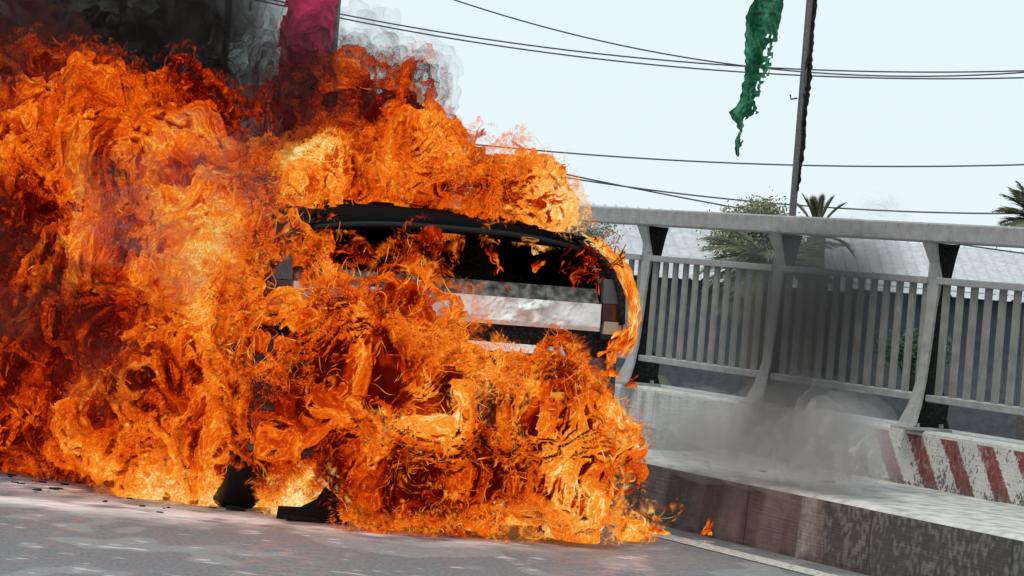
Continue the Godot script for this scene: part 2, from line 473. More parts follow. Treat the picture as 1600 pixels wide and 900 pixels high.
func build_railing() -> void:
	# thing at the foot of the post that stands nearest; local -z runs along the bridge, +x points off it
	var t_post := 16.82
	var r := thing("bridge_railing", "grey steel bridge railing with a flat handrail, curved posts and panels of upright slats", "railing", road_point(t_post, RAIL_D, WALL_Y), HEADING)
	var along := func(k: float) -> float: return -(k * 1.79)
	# post web and flange profiles
	var front := [[-0.115, 0.0], [-0.095, 0.03], [-0.062, 0.12], [-0.036, 0.24], [-0.022, 0.42], [-0.012, 0.60], [-0.006, 0.74], [-0.016, 0.82], [-0.038, 0.88], [-0.05, 0.92]]
	var back := [[0.115, 0.92], [0.10, 0.86], [0.082, 0.76], [0.075, 0.6], [0.072, 0.4], [0.076, 0.2], [0.125, 0.15], [0.12, 0.06], [0.14, 0.0]]
	var outline := PackedVector2Array()
	for q in front: outline.append(Vector2(q[0] + 0.008, q[1]))
	for q in back: outline.append(Vector2(q[0], q[1]))
	var web_st := start()
	extrude(web_st, outline, 0.03, Transform3D.IDENTITY)
	var web := done(web_st)
	var fl := start()
	var prof := []
	for q in front:
		var y: float = q[1]
		var half := 0.044 + 0.03 * exp(-pow((y - 0.72) / 0.05, 2.0)) + 0.045 * smoothstep(0.22, 0.0, y) + 0.03 * smoothstep(0.84, 0.92, y)
		prof.append(PackedVector3Array([Vector3(q[0], y, half), Vector3(q[0], y, -half), Vector3(q[0] + 0.012, y, -half), Vector3(q[0] + 0.012, y, half)]))
	rings(fl, prof)
	var flange := done(fl)
	var bp := start()
	box(bp, Vector3(-0.01, 0.006, 0), Vector3(0.24, 0.016, 0.2), 0.003)
	for s in [[-0.07, 0.07], [-0.07, -0.07], [0.06, 0.07], [0.06, -0.07]]:
		tube(bp, PackedVector3Array([Vector3(s[0], 0.012, s[1]), Vector3(s[0], 0.034, s[1])]), [0.012], 6)
	var plate := done(bp)
	var slat_st := start()
	box(slat_st, Vector3.ZERO, Vector3(0.014, 0.545, 0.060), 0.002)
	var slat := done(slat_st)
	for k in range(-3, 6):
		var p := Node3D.new()
		p.name = "post"
		r.add_child(p, true)
		p.position = Vector3(0, 0, along.call(k))
		put("flange", flange, M.rail, p)
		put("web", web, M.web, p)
		put("base_plate", plate, M.rail, p)
		# handrail length from this post to the next, butted with a fine joint
		var z0: float = along.call(k) - 0.003
		var z1: float = along.call(k + 1) + 0.003
		var h := start()
		box(h, Vector3(0.03, 0.97, (z0 + z1) / 2), Vector3(0.20, 0.095, absf(z1 - z0)), 0.008)
		put("handrail_length", done(h), M.rail, r)
		if k > 4: continue
		var panel := Node3D.new()
		panel.name = "slat_panel"
		r.add_child(panel, true)
		panel.position = Vector3(0.012, 0, 0)
		var f := start()
		var len := absf(z1 - z0) - 0.10
		box(f, Vector3(0, 0.735, (z0 + z1) / 2), Vector3(0.075, 0.035, len), 0.004)
		put("top_bar", done(f), M.rail, panel)
		f = start()
		box(f, Vector3(0, 0.158, (z0 + z1) / 2), Vector3(0.085, 0.035, len), 0.004)
		put("bottom_bar", done(f), M.rail, panel)
		for i in 12:
			var s := put("slat", slat, M.slat, panel)
			s.position = Vector3(0, 0.4465, z0 - 0.105 - i * (len - 0.11) / 11.0)

# ---------------------------------------------------------------- the car

func curved_panel(x0: float, x1: float, y0: float, y1: float, depth: Callable, thick: float, nx: int, ny: int) -> ArrayMesh:
	var st := start(true)
	var p := func(i: int, j: int, back: bool) -> Vector3:
		var x := lerpf(x0, x1, float(i) / nx)
		var y := lerpf(y0, y1, float(j) / ny)
		return Vector3(x, y, depth.call(x, y) - (thick if back else 0.0))
	for i in nx:
		for j in ny:
			quad(st, p.call(i, j, false), p.call(i, j + 1, false), p.call(i + 1, j + 1, false), p.call(i + 1, j, false))
			quad(st, p.call(i, j, true), p.call(i + 1, j, true), p.call(i + 1, j + 1, true), p.call(i, j + 1, true))
	st.set_smooth_group(-1)
	for i in nx:
		quad(st, p.call(i, ny, false), p.call(i, ny, true), p.call(i + 1, ny, true), p.call(i + 1, ny, false))
		quad(st, p.call(i, 0, false), p.call(i + 1, 0, false), p.call(i + 1, 0, true), p.call(i, 0, true))
	for j in ny:
		quad(st, p.call(0, j, false), p.call(0, j, true), p.call(0, j + 1, true), p.call(0, j + 1, false))
		quad(st, p.call(nx, j, false), p.call(nx, j + 1, false), p.call(nx, j + 1, true), p.call(nx, j, true))
	return done(st)

func build_car() -> void:
	var car := thing("burning_car", "burning silver hatchback, rear window gone, standing across the road beside the kerb", "car", Vector3(-0.285, 0, -17.5), deg_to_rad(18.0))
	# lower body, lofted from nose to tail
	var st := start(true)
	var sections := [[-4.12, 0.62, 0.34, 0.60], [-4.04, 0.74, 0.28, 0.70], [-3.7, 0.83, 0.24, 0.83], [-3.0, 0.865, 0.22, 0.93], [-2.2, 0.87, 0.22, 0.97], [-1.0, 0.87, 0.22, 0.99], [-0.35, 0.87, 0.24, 1.0], [-0.14, 0.868, 0.26, 1.0], [-0.07, 0.85, 0.28, 0.98], [-0.045, 0.83, 0.30, 0.96]]
	var list := []
	for s in sections:
		var ring := PackedVector3Array()
		for k in 36:
			var a := TAU * k / 36.0
			var c := cos(a); var n := sin(a)
			var x: float = s[1] * signf(c) * pow(absf(c), 0.45)
			var y: float = lerpf(s[2], s[3], 0.5 + 0.5 * signf(n) * pow(absf(n), 0.45))
			x *= 1.0 - 0.05 * clampf((y - 0.6) / 0.4, 0.0, 1.0)
			ring.append(Vector3(x, y, s[0]))
		list.append(ring)
	rings(st, list)
	put("body", done(st), M.burnt, car)
	# roof, charred, with its dark trailing edge over the window
	st = start(true)
	list = []
	for s in [[-2.25, 0.52, 1.375], [-2.0, 0.58, 1.43], [-1.3, 0.64, 1.455], [-0.7, 0.66, 1.445], [-0.3, 0.665, 1.415], [-0.14, 0.66, 1.39], [-0.09, 0.65, 1.375]]:
		var ring := PackedVector3Array()
		for k in 28:
			var a := TAU * k / 28.0
			var c := cos(a); var n := sin(a)
			var x: float = s[1] * signf(c) * pow(absf(c), 0.5)
			ring.append(Vector3(x, s[2] + 0.028 * signf(n) * pow(absf(n), 0.7) - 0.05 * pow(absf(x) / 0.66, 3.0), s[0]))
		list.append(ring)
	rings(st, list)
	var roof := put("roof", done(st), M.lining, car)
	st = start(true)
	list = []
	for k in 25:
		var x := -0.64 + 1.28 * k / 24.0
		var y := 1.372 - 0.05 * pow(absf(x) / 0.66, 3.0)
		var z := -0.055 - 0.10 * x * x
		list.append(PackedVector3Array([Vector3(x, y + 0.014, z - 0.05), Vector3(x, y + 0.006, z + 0.02), Vector3(x, y - 0.012, z + 0.024), Vector3(x, y - 0.018, z - 0.02)]))
	rings(st, list)
	put("spoiler_lip", done(st), M.scorched, roof)
	for s in [-1, 1]:
		for p in [[Vector3(0.655, 1.345, -0.12), Vector3(0.77, 1.27, -0.07), Vector3(0.845, 1.12, -0.06), Vector3(0.86, 0.99, -0.07), 0.055], [Vector3(0.66, 1.37, -0.75), Vector3(0.74, 1.25, -0.72), Vector3(0.80, 1.1, -0.68), Vector3(0.845, 0.97, -0.62), 0.04],
				[Vector3(0.64, 1.40, -1.45), Vector3(0.72, 1.27, -1.45), Vector3(0.79, 1.1, -1.45), Vector3(0.84, 0.96, -1.45), 0.035], [Vector3(0.56, 1.37, -2.15), Vector3(0.66, 1.25, -2.42), Vector3(0.74, 1.1, -2.72), Vector3(0.80, 0.95, -3.0), 0.035]]:
			var tb := start(true)
			var pts := PackedVector3Array()
			for k in 13:
				var u := k / 4.0
				var i := mini(int(u), 2)
				var v: Vector3 = (p[i] as Vector3).lerp(p[i + 1], u - i)
				pts.append(Vector3(v.x * s, v.y, v.z))
			# flattened section: deeper along the car than it is thick
			var sect := []
			for k in pts.size():
				var r := PackedVector3Array()
				for i in 12:
					var a := TAU * i / 12.0
					r.append(pts[k] + Vector3(cos(a) * p[4] * 0.55, 0.15 * p[4] * cos(a), sin(a) * p[4] * 1.7 - p[4] * 0.8))
				sect.append(r)
			rings(tb, sect)
			put("pillar", done(tb), M.soot, car)
	# tailgate: blistered pale upper band, ash-grey sill under the window opening, dark lower skin
	var bow := func(x: float, _y: float) -> float: return 0.045 - 0.055 * x * x - 1.2 * pow(maxf(0.0, absf(x) - 0.70), 2.0)
	var blister := func(x: float, y: float) -> float:
		var n := noise_b.get_noise_3d(x * 9.0, y * 12.0, 2.0)
		var burst := noise_a.get_noise_3d(x * 16.0, y * 20.0, 8.0)
		var where := exp(-pow((absf(x) - 0.38) / 0.20, 2.0))
		var crease := 0.010 * smoothstep(0.97, 0.955, y)
		return bow.call(x, y) + where * (0.030 * maxf(0.0, n) + 0.030 * maxf(0.0, 0.40 - absf(burst * 2.0))) - crease + 0.0015 * n
	put("tailgate_band", curved_panel(-0.735, 0.735, 0.952, 1.078, blister, 0.012, 170, 16), M.silver, car)
	var sill := func(x: float, y: float) -> float: return bow.call(x, y) - 0.02 - 0.9 * (y - 1.08) + 0.012 * noise_a.get_noise_3d(x * 12.0, y * 30.0, 4.0)
	put("window_sill", curved_panel(-0.73, 0.73, 1.079, 1.145, sill, 0.03, 60, 8), M.sill, car)
	var low := func(x: float, y: float) -> float: return bow.call(x, y) - 0.035 + 0.004 * noise_b.get_noise_3d(x * 8.0, y * 8.0, 0.0)
	put("tailgate_skin", curved_panel(-0.845, 0.845, 0.55, 0.950, low, 0.015, 44, 16), M.soot, car)
	var bumper := func(x: float, y: float) -> float: return bow.call(x, y) + 0.055 * sin(clampf((y - 0.30) / 0.555, 0.0, 1.0) * PI * 0.5 + 0.5) - 1.6 * pow(maxf(0.0, absf(x) - 0.62), 2.0) + 0.004 * noise_b.get_noise_3d(x * 9.0, y * 9.0, 4.0)
	var bm := put("rear_bumper", curved_panel(-0.86, 0.86, 0.30, 0.83, bumper, 0.05, 60, 20), M.burnt, car)
	var shelf := func(x: float, y: float) -> float: return bumper.call(x, 0.83) - 1.6 * (y - 0.83) + 0.004 * noise_b.get_noise_3d(x * 20.0, y * 20.0, 4.0)
	put("bumper_top", curved_panel(-0.55, 0.56, 0.831, 0.868, shelf, 0.015, 50, 6), M.silver, bm)
	# tail lamps: grey upper lens, red band, clear lower lens
	for s in [-1, 1]:
		var lamp := Node3D.new()
		lamp.name = "tail_lamp"
		car.add_child(lamp, true)
		var wrap := func(x: float, y: float) -> float: return 0.052 - 0.055 * x * x - 2.4 * pow(maxf(0.0, absf(x) - 0.70), 2.0) - 0.35 * pow(maxf(0.0, y - 1.05), 1.4)
		for part in [["grey_lens", 1.082, 1.195, M.grey_lens, 0.742, 0.868], ["red_lens", 1.003, 1.079, M.red_lens, 0.742, 0.885], ["clear_lens", 0.942, 1.000, M.white_lens, 0.755, 0.862], ["lamp_base", 0.918, 0.940, M.black, 0.742, 0.885]]:
			put(part[0], curved_panel(part[4] * s if s > 0 else -part[5], part[5] if s > 0 else -part[4], part[1], part[2], wrap, 0.05, 10, 6), part[3], lamp)
	# plate with the two characters that can still be read
	var plate := Node3D.new()
	plate.name = "number_plate"
	car.add_child(plate, true)
	plate.position = Vector3(0.03, 0.625, 0.128)
	plate.rotation.x = 0.08
	st = start()
	box(st, Vector3.ZERO, Vector3(0.30, 0.20, 0.008), 0.003)
	put("plate", done(st), M.plate, plate)
	for q in [["A", Vector3(0.100, 0.018, 0.006)], ["7", Vector3(0.110, -0.078, 0.006)]]:
		var tm := TextMesh.new()
		var font := SystemFont.new()
		font.font_names = PackedStringArray(["Droid Sans"])
		font.font_weight = 700
		tm.font = font
		tm.text = q[0]
		tm.font_size = 64
		tm.pixel_size = 0.085 / 46.0
		tm.depth = 0.006
		var o := put("character", tm, M.black, plate)
		o.position = q[1] + Vector3(0, 0.03, 0)
	# wheels
	for p in [Vector3(-0.77, 0.285, -0.62), Vector3(0.77, 0.285, -0.62), Vector3(-0.77, 0.285, -3.25), Vector3(0.77, 0.285, -3.25)]:
		var wheel := Node3D.new()
		wheel.name = "wheel"
		car.add_child(wheel, true)
		wheel.position = p
		st = start(true)
		lathe(st, [[0.19, -0.085], [0.235, -0.10], [0.272, -0.092], [0.289, -0.07], [0.291, 0.0], [0.289, 0.07], [0.272, 0.092], [0.235, 0.10], [0.19, 0.085], [0.17, 0.06], [0.17, -0.06], [0.19, -0.085]], Transform3D.IDENTITY, 36)
		put("tyre", done(st), M.rubber, wheel)
		st = start(true)
		lathe(st, [[0.02, -0.055], [0.10, -0.045], [0.15, -0.06], [0.175, -0.07], [0.18, -0.03], [0.18, 0.03], [0.175, 0.07], [0.15, 0.06], [0.10, 0.045], [0.02, 0.055]], Transform3D.IDENTITY, 24)
		put("rim", done(st), M.steel, wheel)
	# near-black end wall and sides, added so the cabin reads dark through the window
	st = start()
	box(st, Vector3(0, 1.17, -1.15), Vector3(1.50, 0.42, 0.04), 0.005)
	for s in [-1, 1]:
		box(st, Vector3(0.725 * s, 1.17, -0.64), Vector3(0.05, 0.44, 1.06), 0.005, Basis(Vector3.BACK, 0.30 * s))
	put("cabin_dark_box", done(st), M.lining, car)
	st = start()
	box(st, Vector3(0, 1.385, -0.62), Vector3(1.24, 0.02, 1.0), 0.005)
	put("headliner", done(st), M.lining, car)
	# rear quarter between the window opening and the outer edge
	for s in [-1, 1]:
		var qt := start(true)
		var edge := func(y: float) -> float: return lerpf(0.885, 0.655, pow(clampf((y - 1.08) / 0.285, 0.0, 1.0), 1.9))
		var grid := func(i: int, j: int) -> Vector3:
			var y := 0.99 + 0.375 * j / 12.0
			var x := lerpf(minf(0.735, edge.call(y) - 0.03), edge.call(y), i / 6.0)
			return Vector3(x * s, y, 0.012 - 0.04 * x * x - 2.2 * pow(maxf(0.0, x - 0.70), 2.0) - 0.32 * maxf(0.0, y - 1.08))
		for i in 6:
			for j in 12:
				quad(qt, grid.call(i, j), grid.call(i + 1, j), grid.call(i + 1, j + 1), grid.call(i, j + 1))
		put("rear_quarter", done(qt), M.scorched, car)
	# seat backs inside
	for x in [-0.38, 0.38]:
		st = start(true)
		list = []
		for q in [[0.95, 0.25, 0.08], [1.1, 0.26, 0.07], [1.17, 0.22, 0.06], [1.19, 0.13, 0.05], [1.21, 0.05, 0.04], [1.23, 0.12, 0.05], [1.29, 0.12, 0.05], [1.31, 0.06, 0.03]]:
			var ring := PackedVector3Array()
			for k in 14:
				var a := TAU * k / 14.0
				ring.append(Vector3(x + q[1] * cos(a), q[0], -0.75 + q[2] * sin(a)))
			list.append(ring)
		rings(st, list)
		put("seat_back", done(st), M.soot, car)
	# side doors' handles and mirrors, charred
	for s in [-1, 1]:
		for z in [-1.25, -2.25]:
			st = start()
			box(st, Vector3(0.875 * s, 0.80, z), Vector3(0.03, 0.035, 0.20), 0.01)
			put("door_handle", done(st), M.soot, car)
		st = start()
		box(st, Vector3(0.93 * s, 1.0, -2.62), Vector3(0.16, 0.12, 0.09), 0.03)
		put("door_mirror", done(st), M.soot, car)

func build_debris() -> void:
	# a length of bumper trim that has dropped off behind the wheel
	var d := thing("fallen_bumper_trim", "black melted length of bumper trim lying on the road behind the burning car", "car part", Vector3(-0.825, 0, -17.36), deg_to_rad(4.0))
	var st := start()
	var strip := PackedVector2Array([Vector2(-0.155, 0.0), Vector2(-0.15, 0.055), Vector2(-0.05, 0.058), Vector2(0.02, 0.10), Vector2(0.055, 0.158), Vector2(0.10, 0.13), Vector2(0.145, 0.085), Vector2(0.165, 0.055), Vector2(0.17, 0.0)])
	extrude(st, strip, 0.035, Transform3D(Basis(Vector3.RIGHT, -0.25), Vector3(0, 0, 0)))
	put("skin", done(st), M.rubber, d)
	st = start()
	box(st, Vector3(0.03, 0.012, 0.05), Vector3(0.30, 0.02, 0.09), 0.006, Basis(Vector3.UP, 0.1))
	put("lip", done(st), M.soot, d)
	# charred flakes along the edge of the fire
	rng.seed = 7
	var protos := []
	for k in 4:
		st = start()
		var n := 5 + k % 3
		var o := PackedVector2Array()
		for i in n:
			var a := TAU * i / n
			o.append(Vector2(cos(a), sin(a) * 0.7) * rng.randf_range(0.6, 1.1))
		extrude(st, o, 0.25, Transform3D(Basis(Vector3.RIGHT, PI / 2), Vector3(0, 0.1, 0)))
		protos.append(done(st))
	for k in 46:
		var u := rng.randf()
		var at := Vector3(-2.6, 0, -19.1).lerp(Vector3(-1.25, 0, -18.0), u) + Vector3(0.25 * rng.randfn(), 0, absf(rng.randfn()) * 0.42)
		var f := put("charred_flake", protos[k % 4], M.soot)
		f.position = at
		f.scale = Vector3.ONE * rng.randf_range(0.012, 0.034)
		f.rotation = Vector3(rng.randf_range(-0.2, 0.2), rng.randf() * TAU, 0)
		tag(f, "small black charred flake on the road along the lower left edge of the fire", "debris", "charred flakes by the fire")
	var chunk := put("charred_chunk", protos[1], M.soot)
	chunk.position = Vector3(-1.18, 0, -17.6)
	chunk.scale = Vector3(0.045, 0.09, 0.04)
	tag(chunk, "lone dark charred chunk on the pale powder below the wheel", "debris")
	# rubble on the ledge
	for k in 14:
		var t := rng.randf_range(18.2, 19.9) if k < 10 else rng.randf_range(15.6, 17.2)
		var f := put("ledge_scrap", protos[k % 4], M.soot if k % 3 else M.ash)
		f.position = road_point(t, rng.randf_range(7.85, 8.6), LEDGE_Y + 0.002)
		f.scale = Vector3(1, 0.6, 1) * rng.randf_range(0.012, 0.038)
		f.rotation = Vector3(rng.randf_range(-0.2, 0.2), rng.randf() * TAU, 0)
		tag(f, "small dark or ashen scrap lying on the concrete ledge behind the kerb", "debris", "scraps on the ledge")
	var pile := thing("ash_heap", "pale heap of ash and melted scraps on the ledge beside the flames", "ash heap", road_point(19.1, 8.25, LEDGE_Y))
	st = start(true)
	for i in 24:
		for j in 24:
			var p := func(a: int, b: int) -> Vector3:
				var x := (a - 12) / 12.0; var z := (b - 12) / 12.0
				var h := maxf(0.0, 1.0 - x * x - z * z)
				return Vector3(x * 0.40, 0.085 * h * (0.75 + 0.9 * noise_b.get_noise_2d(x * 3.0, z * 3.0)) - 0.004, z * 0.5)
			quad(st, p.call(i, j), p.call(i, j + 1), p.call(i + 1, j + 1), p.call(i + 1, j))
	put("ash", done(st), M.ash, pile)
	for k in 5:
		var c := put("melted_scrap", protos[k % 4], M.soot, pile)
		c.position = Vector3(rng.randf_range(-0.2, 0.25), 0.05 + 0.03 * rng.randf(), rng.randf_range(-0.1, 0.3))
		c.scale = Vector3(0.07, 0.03, 0.05)
		c.rotation = Vector3(rng.randf_range(-0.5, 0.5), rng.randf() * TAU, rng.randf_range(-0.4, 0.4))

# ---------------------------------------------------------------- beyond the railing

func cloth(rows: Array, nx: int, ny: int, ragged: Callable, fold: float, sd: float) -> ArrayMesh:
	# rows: [y, x left, x right]; a hanging cloth with folds, holes and torn edges, two skins 3 mm apart
	var st := start(true)
	var p := func(i: int, j: int) -> Vector3:
		var u := float(i) / nx
		var v := float(j) / ny * (rows.size() - 1)
		var k := mini(int(v), rows.size() - 2)
		var f := v - k
		var y := lerpf(rows[k][0], rows[k + 1][0], f)
		var x := lerpf(lerpf(rows[k][1], rows[k + 1][1], f), lerpf(rows[k][2], rows[k + 1][2], f), u)
		var z := fold * sin(u * 9.0 + y * 5.0 + sd) + fold * 1.4 * noise_a.get_noise_3d(u * 2.4, y * 3.4, sd) + fold * 0.7 * noise_b.get_noise_3d(u * 5.0 + y * 9.0, y * 8.0, sd)
		return Vector3(x + 0.008 * noise_b.get_noise_3d(u * 4.0, y * 22.0, sd), y, z)
	for i in nx:
		for j in ny:
			var c: Vector3 = p.call(i, j)
			if ragged.call(float(i) / nx, c.y): continue
			quad(st, p.call(i, j), p.call(i + 1, j), p.call(i + 1, j + 1), p.call(i, j + 1))
	return done(st)

func build_flags() -> void:
	# steel flagpole and the torn green flag
	var pole := thing("flagpole", "tall grey steel flagpole standing behind the handrail beside the torn green flag", "flagpole", Vector3(1.71, -3.2, -24.0))
	var st := start(true)
	tube(st, PackedVector3Array([Vector3(0, 0, 0), Vector3(0, 4.5, 0), Vector3(0, 8.4, 0)]), [0.024, 0.023, 0.022], 12)
	put("pole", done(st), M.pole, pole)
	st = start()
	tube(st, PackedVector3Array([Vector3(-0.03, 5.58, 0.01), Vector3(-0.07, 5.57, 0.02), Vector3(-0.075, 5.60, 0.02)]), [0.006], 6)
	put("cleat", done(st), M.cable, pole)
	var strip := put("cloth_shred", cloth([[6.6, 0.006, 0.040], [6.3, 0.006, 0.046], [5.9, 0.006, 0.044], [5.72, 0.006, 0.052], [5.5, 0.006, 0.040], [5.3, 0.006, 0.044], [5.1, 0.006, 0.034], [4.9, 0.006, 0.014]], 5, 120, func(_u: float, _y: float) -> bool: return false, 0.008, 4.0), M.soot, pole)
	strip.position = Vector3(0, 0, 0.012)
	var torn := func(u: float, y: float) -> bool:
		var edge := 0.98 - 0.16 * smoothstep(2.8, 2.4, y) + 0.22 * noise_b.get_noise_2d(y * 9.0, 3.0) + 0.12 * noise_c.get_noise_2d(y * 26.0, 5.0)
		if y < 2.78 and u > edge: return true
		return y < 2.76 and u > 0.62 and noise_b.get_noise_2d(u * 5.0, y * 15.0) > 0.36
	var g := put("green_flag", cloth([[3.75, 1.36, 1.70], [3.3, 1.32, 1.64], [3.0, 1.345, 1.548], [2.96, 1.355, 1.55], [2.92, 1.338, 1.545], [2.86, 1.315, 1.54], [2.80, 1.318, 1.53], [2.70, 1.325, 1.52], [2.58, 1.332, 1.50], [2.48, 1.338, 1.475], [2.40, 1.33, 1.465], [2.33, 1.322, 1.455], [2.29, 1.29, 1.45], [2.255, 1.262, 1.44], [2.225, 1.28, 1.40], [2.19, 1.315, 1.375], [2.15, 1.335, 1.362], [2.12, 1.330, 1.352], [2.08, 1.312, 1.358], [2.05, 1.315, 1.352], [2.0, 1.330, 1.350], [1.985, 1.338, 1.342]], 22, 190, torn, 0.038, 0.0), M.green_cloth)
	g.position.z = -23.95
	tag(g, "torn dark green flag hanging in a twisted ragged strip in front of the wires", "flag")
	# the red banner in the smoke
	var pk := put("red_banner", cloth([[3.7, -1.60, -1.20], [3.0, -1.59, -1.215], [2.75, -1.575, -1.235], [2.55, -1.60, -1.24], [2.3, -1.605, -1.25], [2.0, -1.60, -1.255], [1.8, -1.58, -1.26]], 16, 80, func(u: float, y: float) -> bool: return u < 0.07 + 0.09 * noise_b.get_noise_2d(y * 6.0, 1.0) or y < 1.9 and noise_c.get_noise_2d(u * 20.0, y * 20.0) > 0.1, 0.02, 2.0), M.pink_cloth)
	pk.position.z = -24.0
	tag(pk, "crimson banner hanging down into the smoke over the car roof", "banner")
	var bp := thing("banner_pole", "slim pole holding the crimson banner, mostly hidden behind cloth and smoke", "flagpole", Vector3(-1.235, -3.2, -24.08))
	st = start(true)
	tube(st, PackedVector3Array([Vector3.ZERO, Vector3(0, 8.4, 0)]), [0.03, 0.022], 10)
	put("pole", done(st), M.pole, bp)
	# two utility poles behind the smoke
	for q in [[-3.2, -30.0, "left of the two dark utility poles standing in the smoke"], [-2.38, -30.0, "right of the two dark utility poles standing in the smoke"]]:
		var up := thing("utility_pole", q[2], "utility pole", Vector3(q[0], -3.2, q[1]), 0.0, "utility poles in the smoke")
		st = start(true)
		tube(st, PackedVector3Array([Vector3.ZERO, Vector3(0, 9.5, 0)]), [0.034, 0.026], 12)
		put("shaft", done(st), M.pole, up)
		st = start()
		box(st, Vector3(0, 8.9, 0), Vector3(1.3, 0.08, 0.08), 0.01)
		put("cross_arm", done(st), M.pole, up)
	# cables: parabolas through the air well behind
	var wires := [
		[1.66, 4.57, 0.0, -0.1165, 0.0225, "uppermost of the overhead cables, highest at the left"], [1.7, 4.43, 0.0, -0.016, 0.0105, "second overhead cable from the top"], [1.7, 4.345, 0.0, -0.0205, 0.0106, "third overhead cable from the top, just under its twin"],
		[1.83, 2.87, 0.0, 0.017, 0.0078, "single overhead cable halfway between the upper bundle and the handrail"], [2.9, 2.355, 0.0, -0.030, 0.0115, "overhead cable just above the handrail that runs on to the right edge"], [2.4, 2.325, 0.0, -0.110, 0.0050, "lowest overhead cable, slanting down behind the round tree"]]
	for w in wires:
		st = start(true)
		var pts := PackedVector3Array()
		for k in 81:
			var x := -10.0 + 24.0 * k / 80.0
			var dx: float = x - w[0]
			pts.append(Vector3(x, w[1] + w[3] * dx + w[4] * dx * dx, -60.0))
		tube(st, pts, [0.0125], 8)
		tag(put("overhead_cable", done(st), M.cable), w[5], "cable", "overhead cables")
	# a dark speck of burnt paper high in the air
	st = start()
	extrude(st, PackedVector2Array([Vector2(-0.02, 0), Vector2(0.0, 0.012), Vector2(0.025, 0.022), Vector2(0.012, -0.012)]), 0.004, Transform3D.IDENTITY)
	var speck := put("burnt_scrap", done(st), M.soot)
	speck.position = Vector3(0.64, 3.06, -26.0)
	tag(speck, "tiny dark scrap of ash floating alone in the sky left of the green flag", "debris")

func leaf_quad(st: SurfaceTool, at: Vector3, dir: Vector3, side: Vector3, length: float, width: float, c: Color) -> void:
	st.set_color(c)
	var tip := at + dir * length
	var mid := at + dir * length * 0.45
	var n := dir.cross(side).normalized() * width * 0.25
	tri(st, at, mid + side * width * 0.5 + n, tip)
	tri(st, at, tip, mid - side * width * 0.5 + n)

func make_tree(called: String, label: String, at: Vector3, height: float, crown: Vector3, leaves: int, leaf: float, tone: Color, sd: int) -> void:
	rng.seed = sd
	var t := thing(called, label, "tree", at)
	var st := start(true)
	var fork := height - crown.y * 1.1
	tube(st, PackedVector3Array([Vector3.ZERO, Vector3(0.08, fork * 0.5, 0), Vector3(0, fork, 0.05)]), [0.17, 0.13, 0.10], 9)
	var tips := []
	for k in 11:
		var a := TAU * k / 11.0 + rng.randf()
		var e := Vector3(cos(a) * crown.x * rng.randf_range(0.4, 0.95), height - crown.y + crown.y * rng.randf_range(-0.5, 0.85), sin(a) * crown.z * rng.randf_range(0.4, 0.95))
		tube(st, PackedVector3Array([Vector3(0, fork, 0.05), Vector3(e.x * 0.4, lerpf(fork, e.y, 0.6), e.z * 0.4), e]), [0.07, 0.045, 0.015], 6)
		tips.append(e)
	put("trunk", done(st), M.bark, t)
	st = start()
	for k in leaves:
		var c: Vector3 = tips[k % tips.size()]
		var p := c + Vector3(rng.randfn() * crown.x * 0.26, rng.randfn() * crown.y * 0.22, rng.randfn() * crown.z * 0.26)
		var dir := Vector3(rng.randfn(), rng.randfn() - 0.2, rng.randfn()).normalized()
		var side := dir.cross(Vector3(rng.randfn(), rng.randfn(), rng.randfn())).normalized()
		var v := rng.randf_range(0.6, 1.45)
		leaf_quad(st, p, dir, side, leaf * rng.randf_range(0.7, 1.3), leaf * 0.5, Color(tone.r * v, tone.g * v, tone.b * v * 0.95))
	tag(put("crown", done(st), M.leaf, t), "", "", "", "stuff")

func make_palm(label: String, at: Vector3, height: float, fronds: Array, length: float, spread: float, sd: int) -> void:
	# fronds: [turn, lift] pairs
	rng.seed = sd
	var t := thing("palm_tree", label, "palm tree", at)
	var st := start(true)
	tube(st, PackedVector3Array([Vector3.ZERO, Vector3(0.05, height * 0.5, 0), Vector3(0, height, 0)]), [0.16, 0.13, 0.12], 10)
	put("trunk", done(st), M.bark, t)
	for f in fronds:
		st = start()
		var pts := PackedVector3Array()
		var flat := Vector3(cos(f[0]), 0, sin(f[0]))
		var lift: float = f[1]
		var p := Vector3(0, height, 0)
		for k in 15:
			pts.append(p)
			var a := lift - 0.085 * k * cos(lift * 0.8)
			p += (flat * cos(a) + Vector3.UP * sin(a)) * length / 14.0
		st.set_color(Color(0.16, 0.17, 0.09))
		tube(st, pts, [0.022, 0.02, 0.018, 0.016, 0.014, 0.012, 0.010, 0.008], 4)
		for k in range(2, 56):
			var u := k / 56.0 * 14.0
			var i := mini(int(u), 13)
			var c := pts[i].lerp(pts[i + 1], u - i)
			var along := (pts[i + 1] - pts[i]).normalized()
			var across := along.cross(Vector3.UP)
			across = across.normalized() if across.length() > 0.05 else Vector3(flat.z, 0, -flat.x)
			for s in [-1.0, 1.0]:
				var dir: Vector3 = (along * 0.75 + across * s * spread + Vector3.DOWN * spread * rng.randf_range(-0.05, 0.45)).normalized()
				var v := rng.randf_range(0.65, 1.5)
				leaf_quad(st, c, dir, along, length * 0.34 * (0.35 + sin(PI * clampf(u / 14.0 + 0.08, 0.0, 1.0))) * rng.randf_range(0.85, 1.1), 0.024, Color(0.16 * v, 0.18 * v, 0.105 * v))
		put("frond", done(st), M.leaf, t)

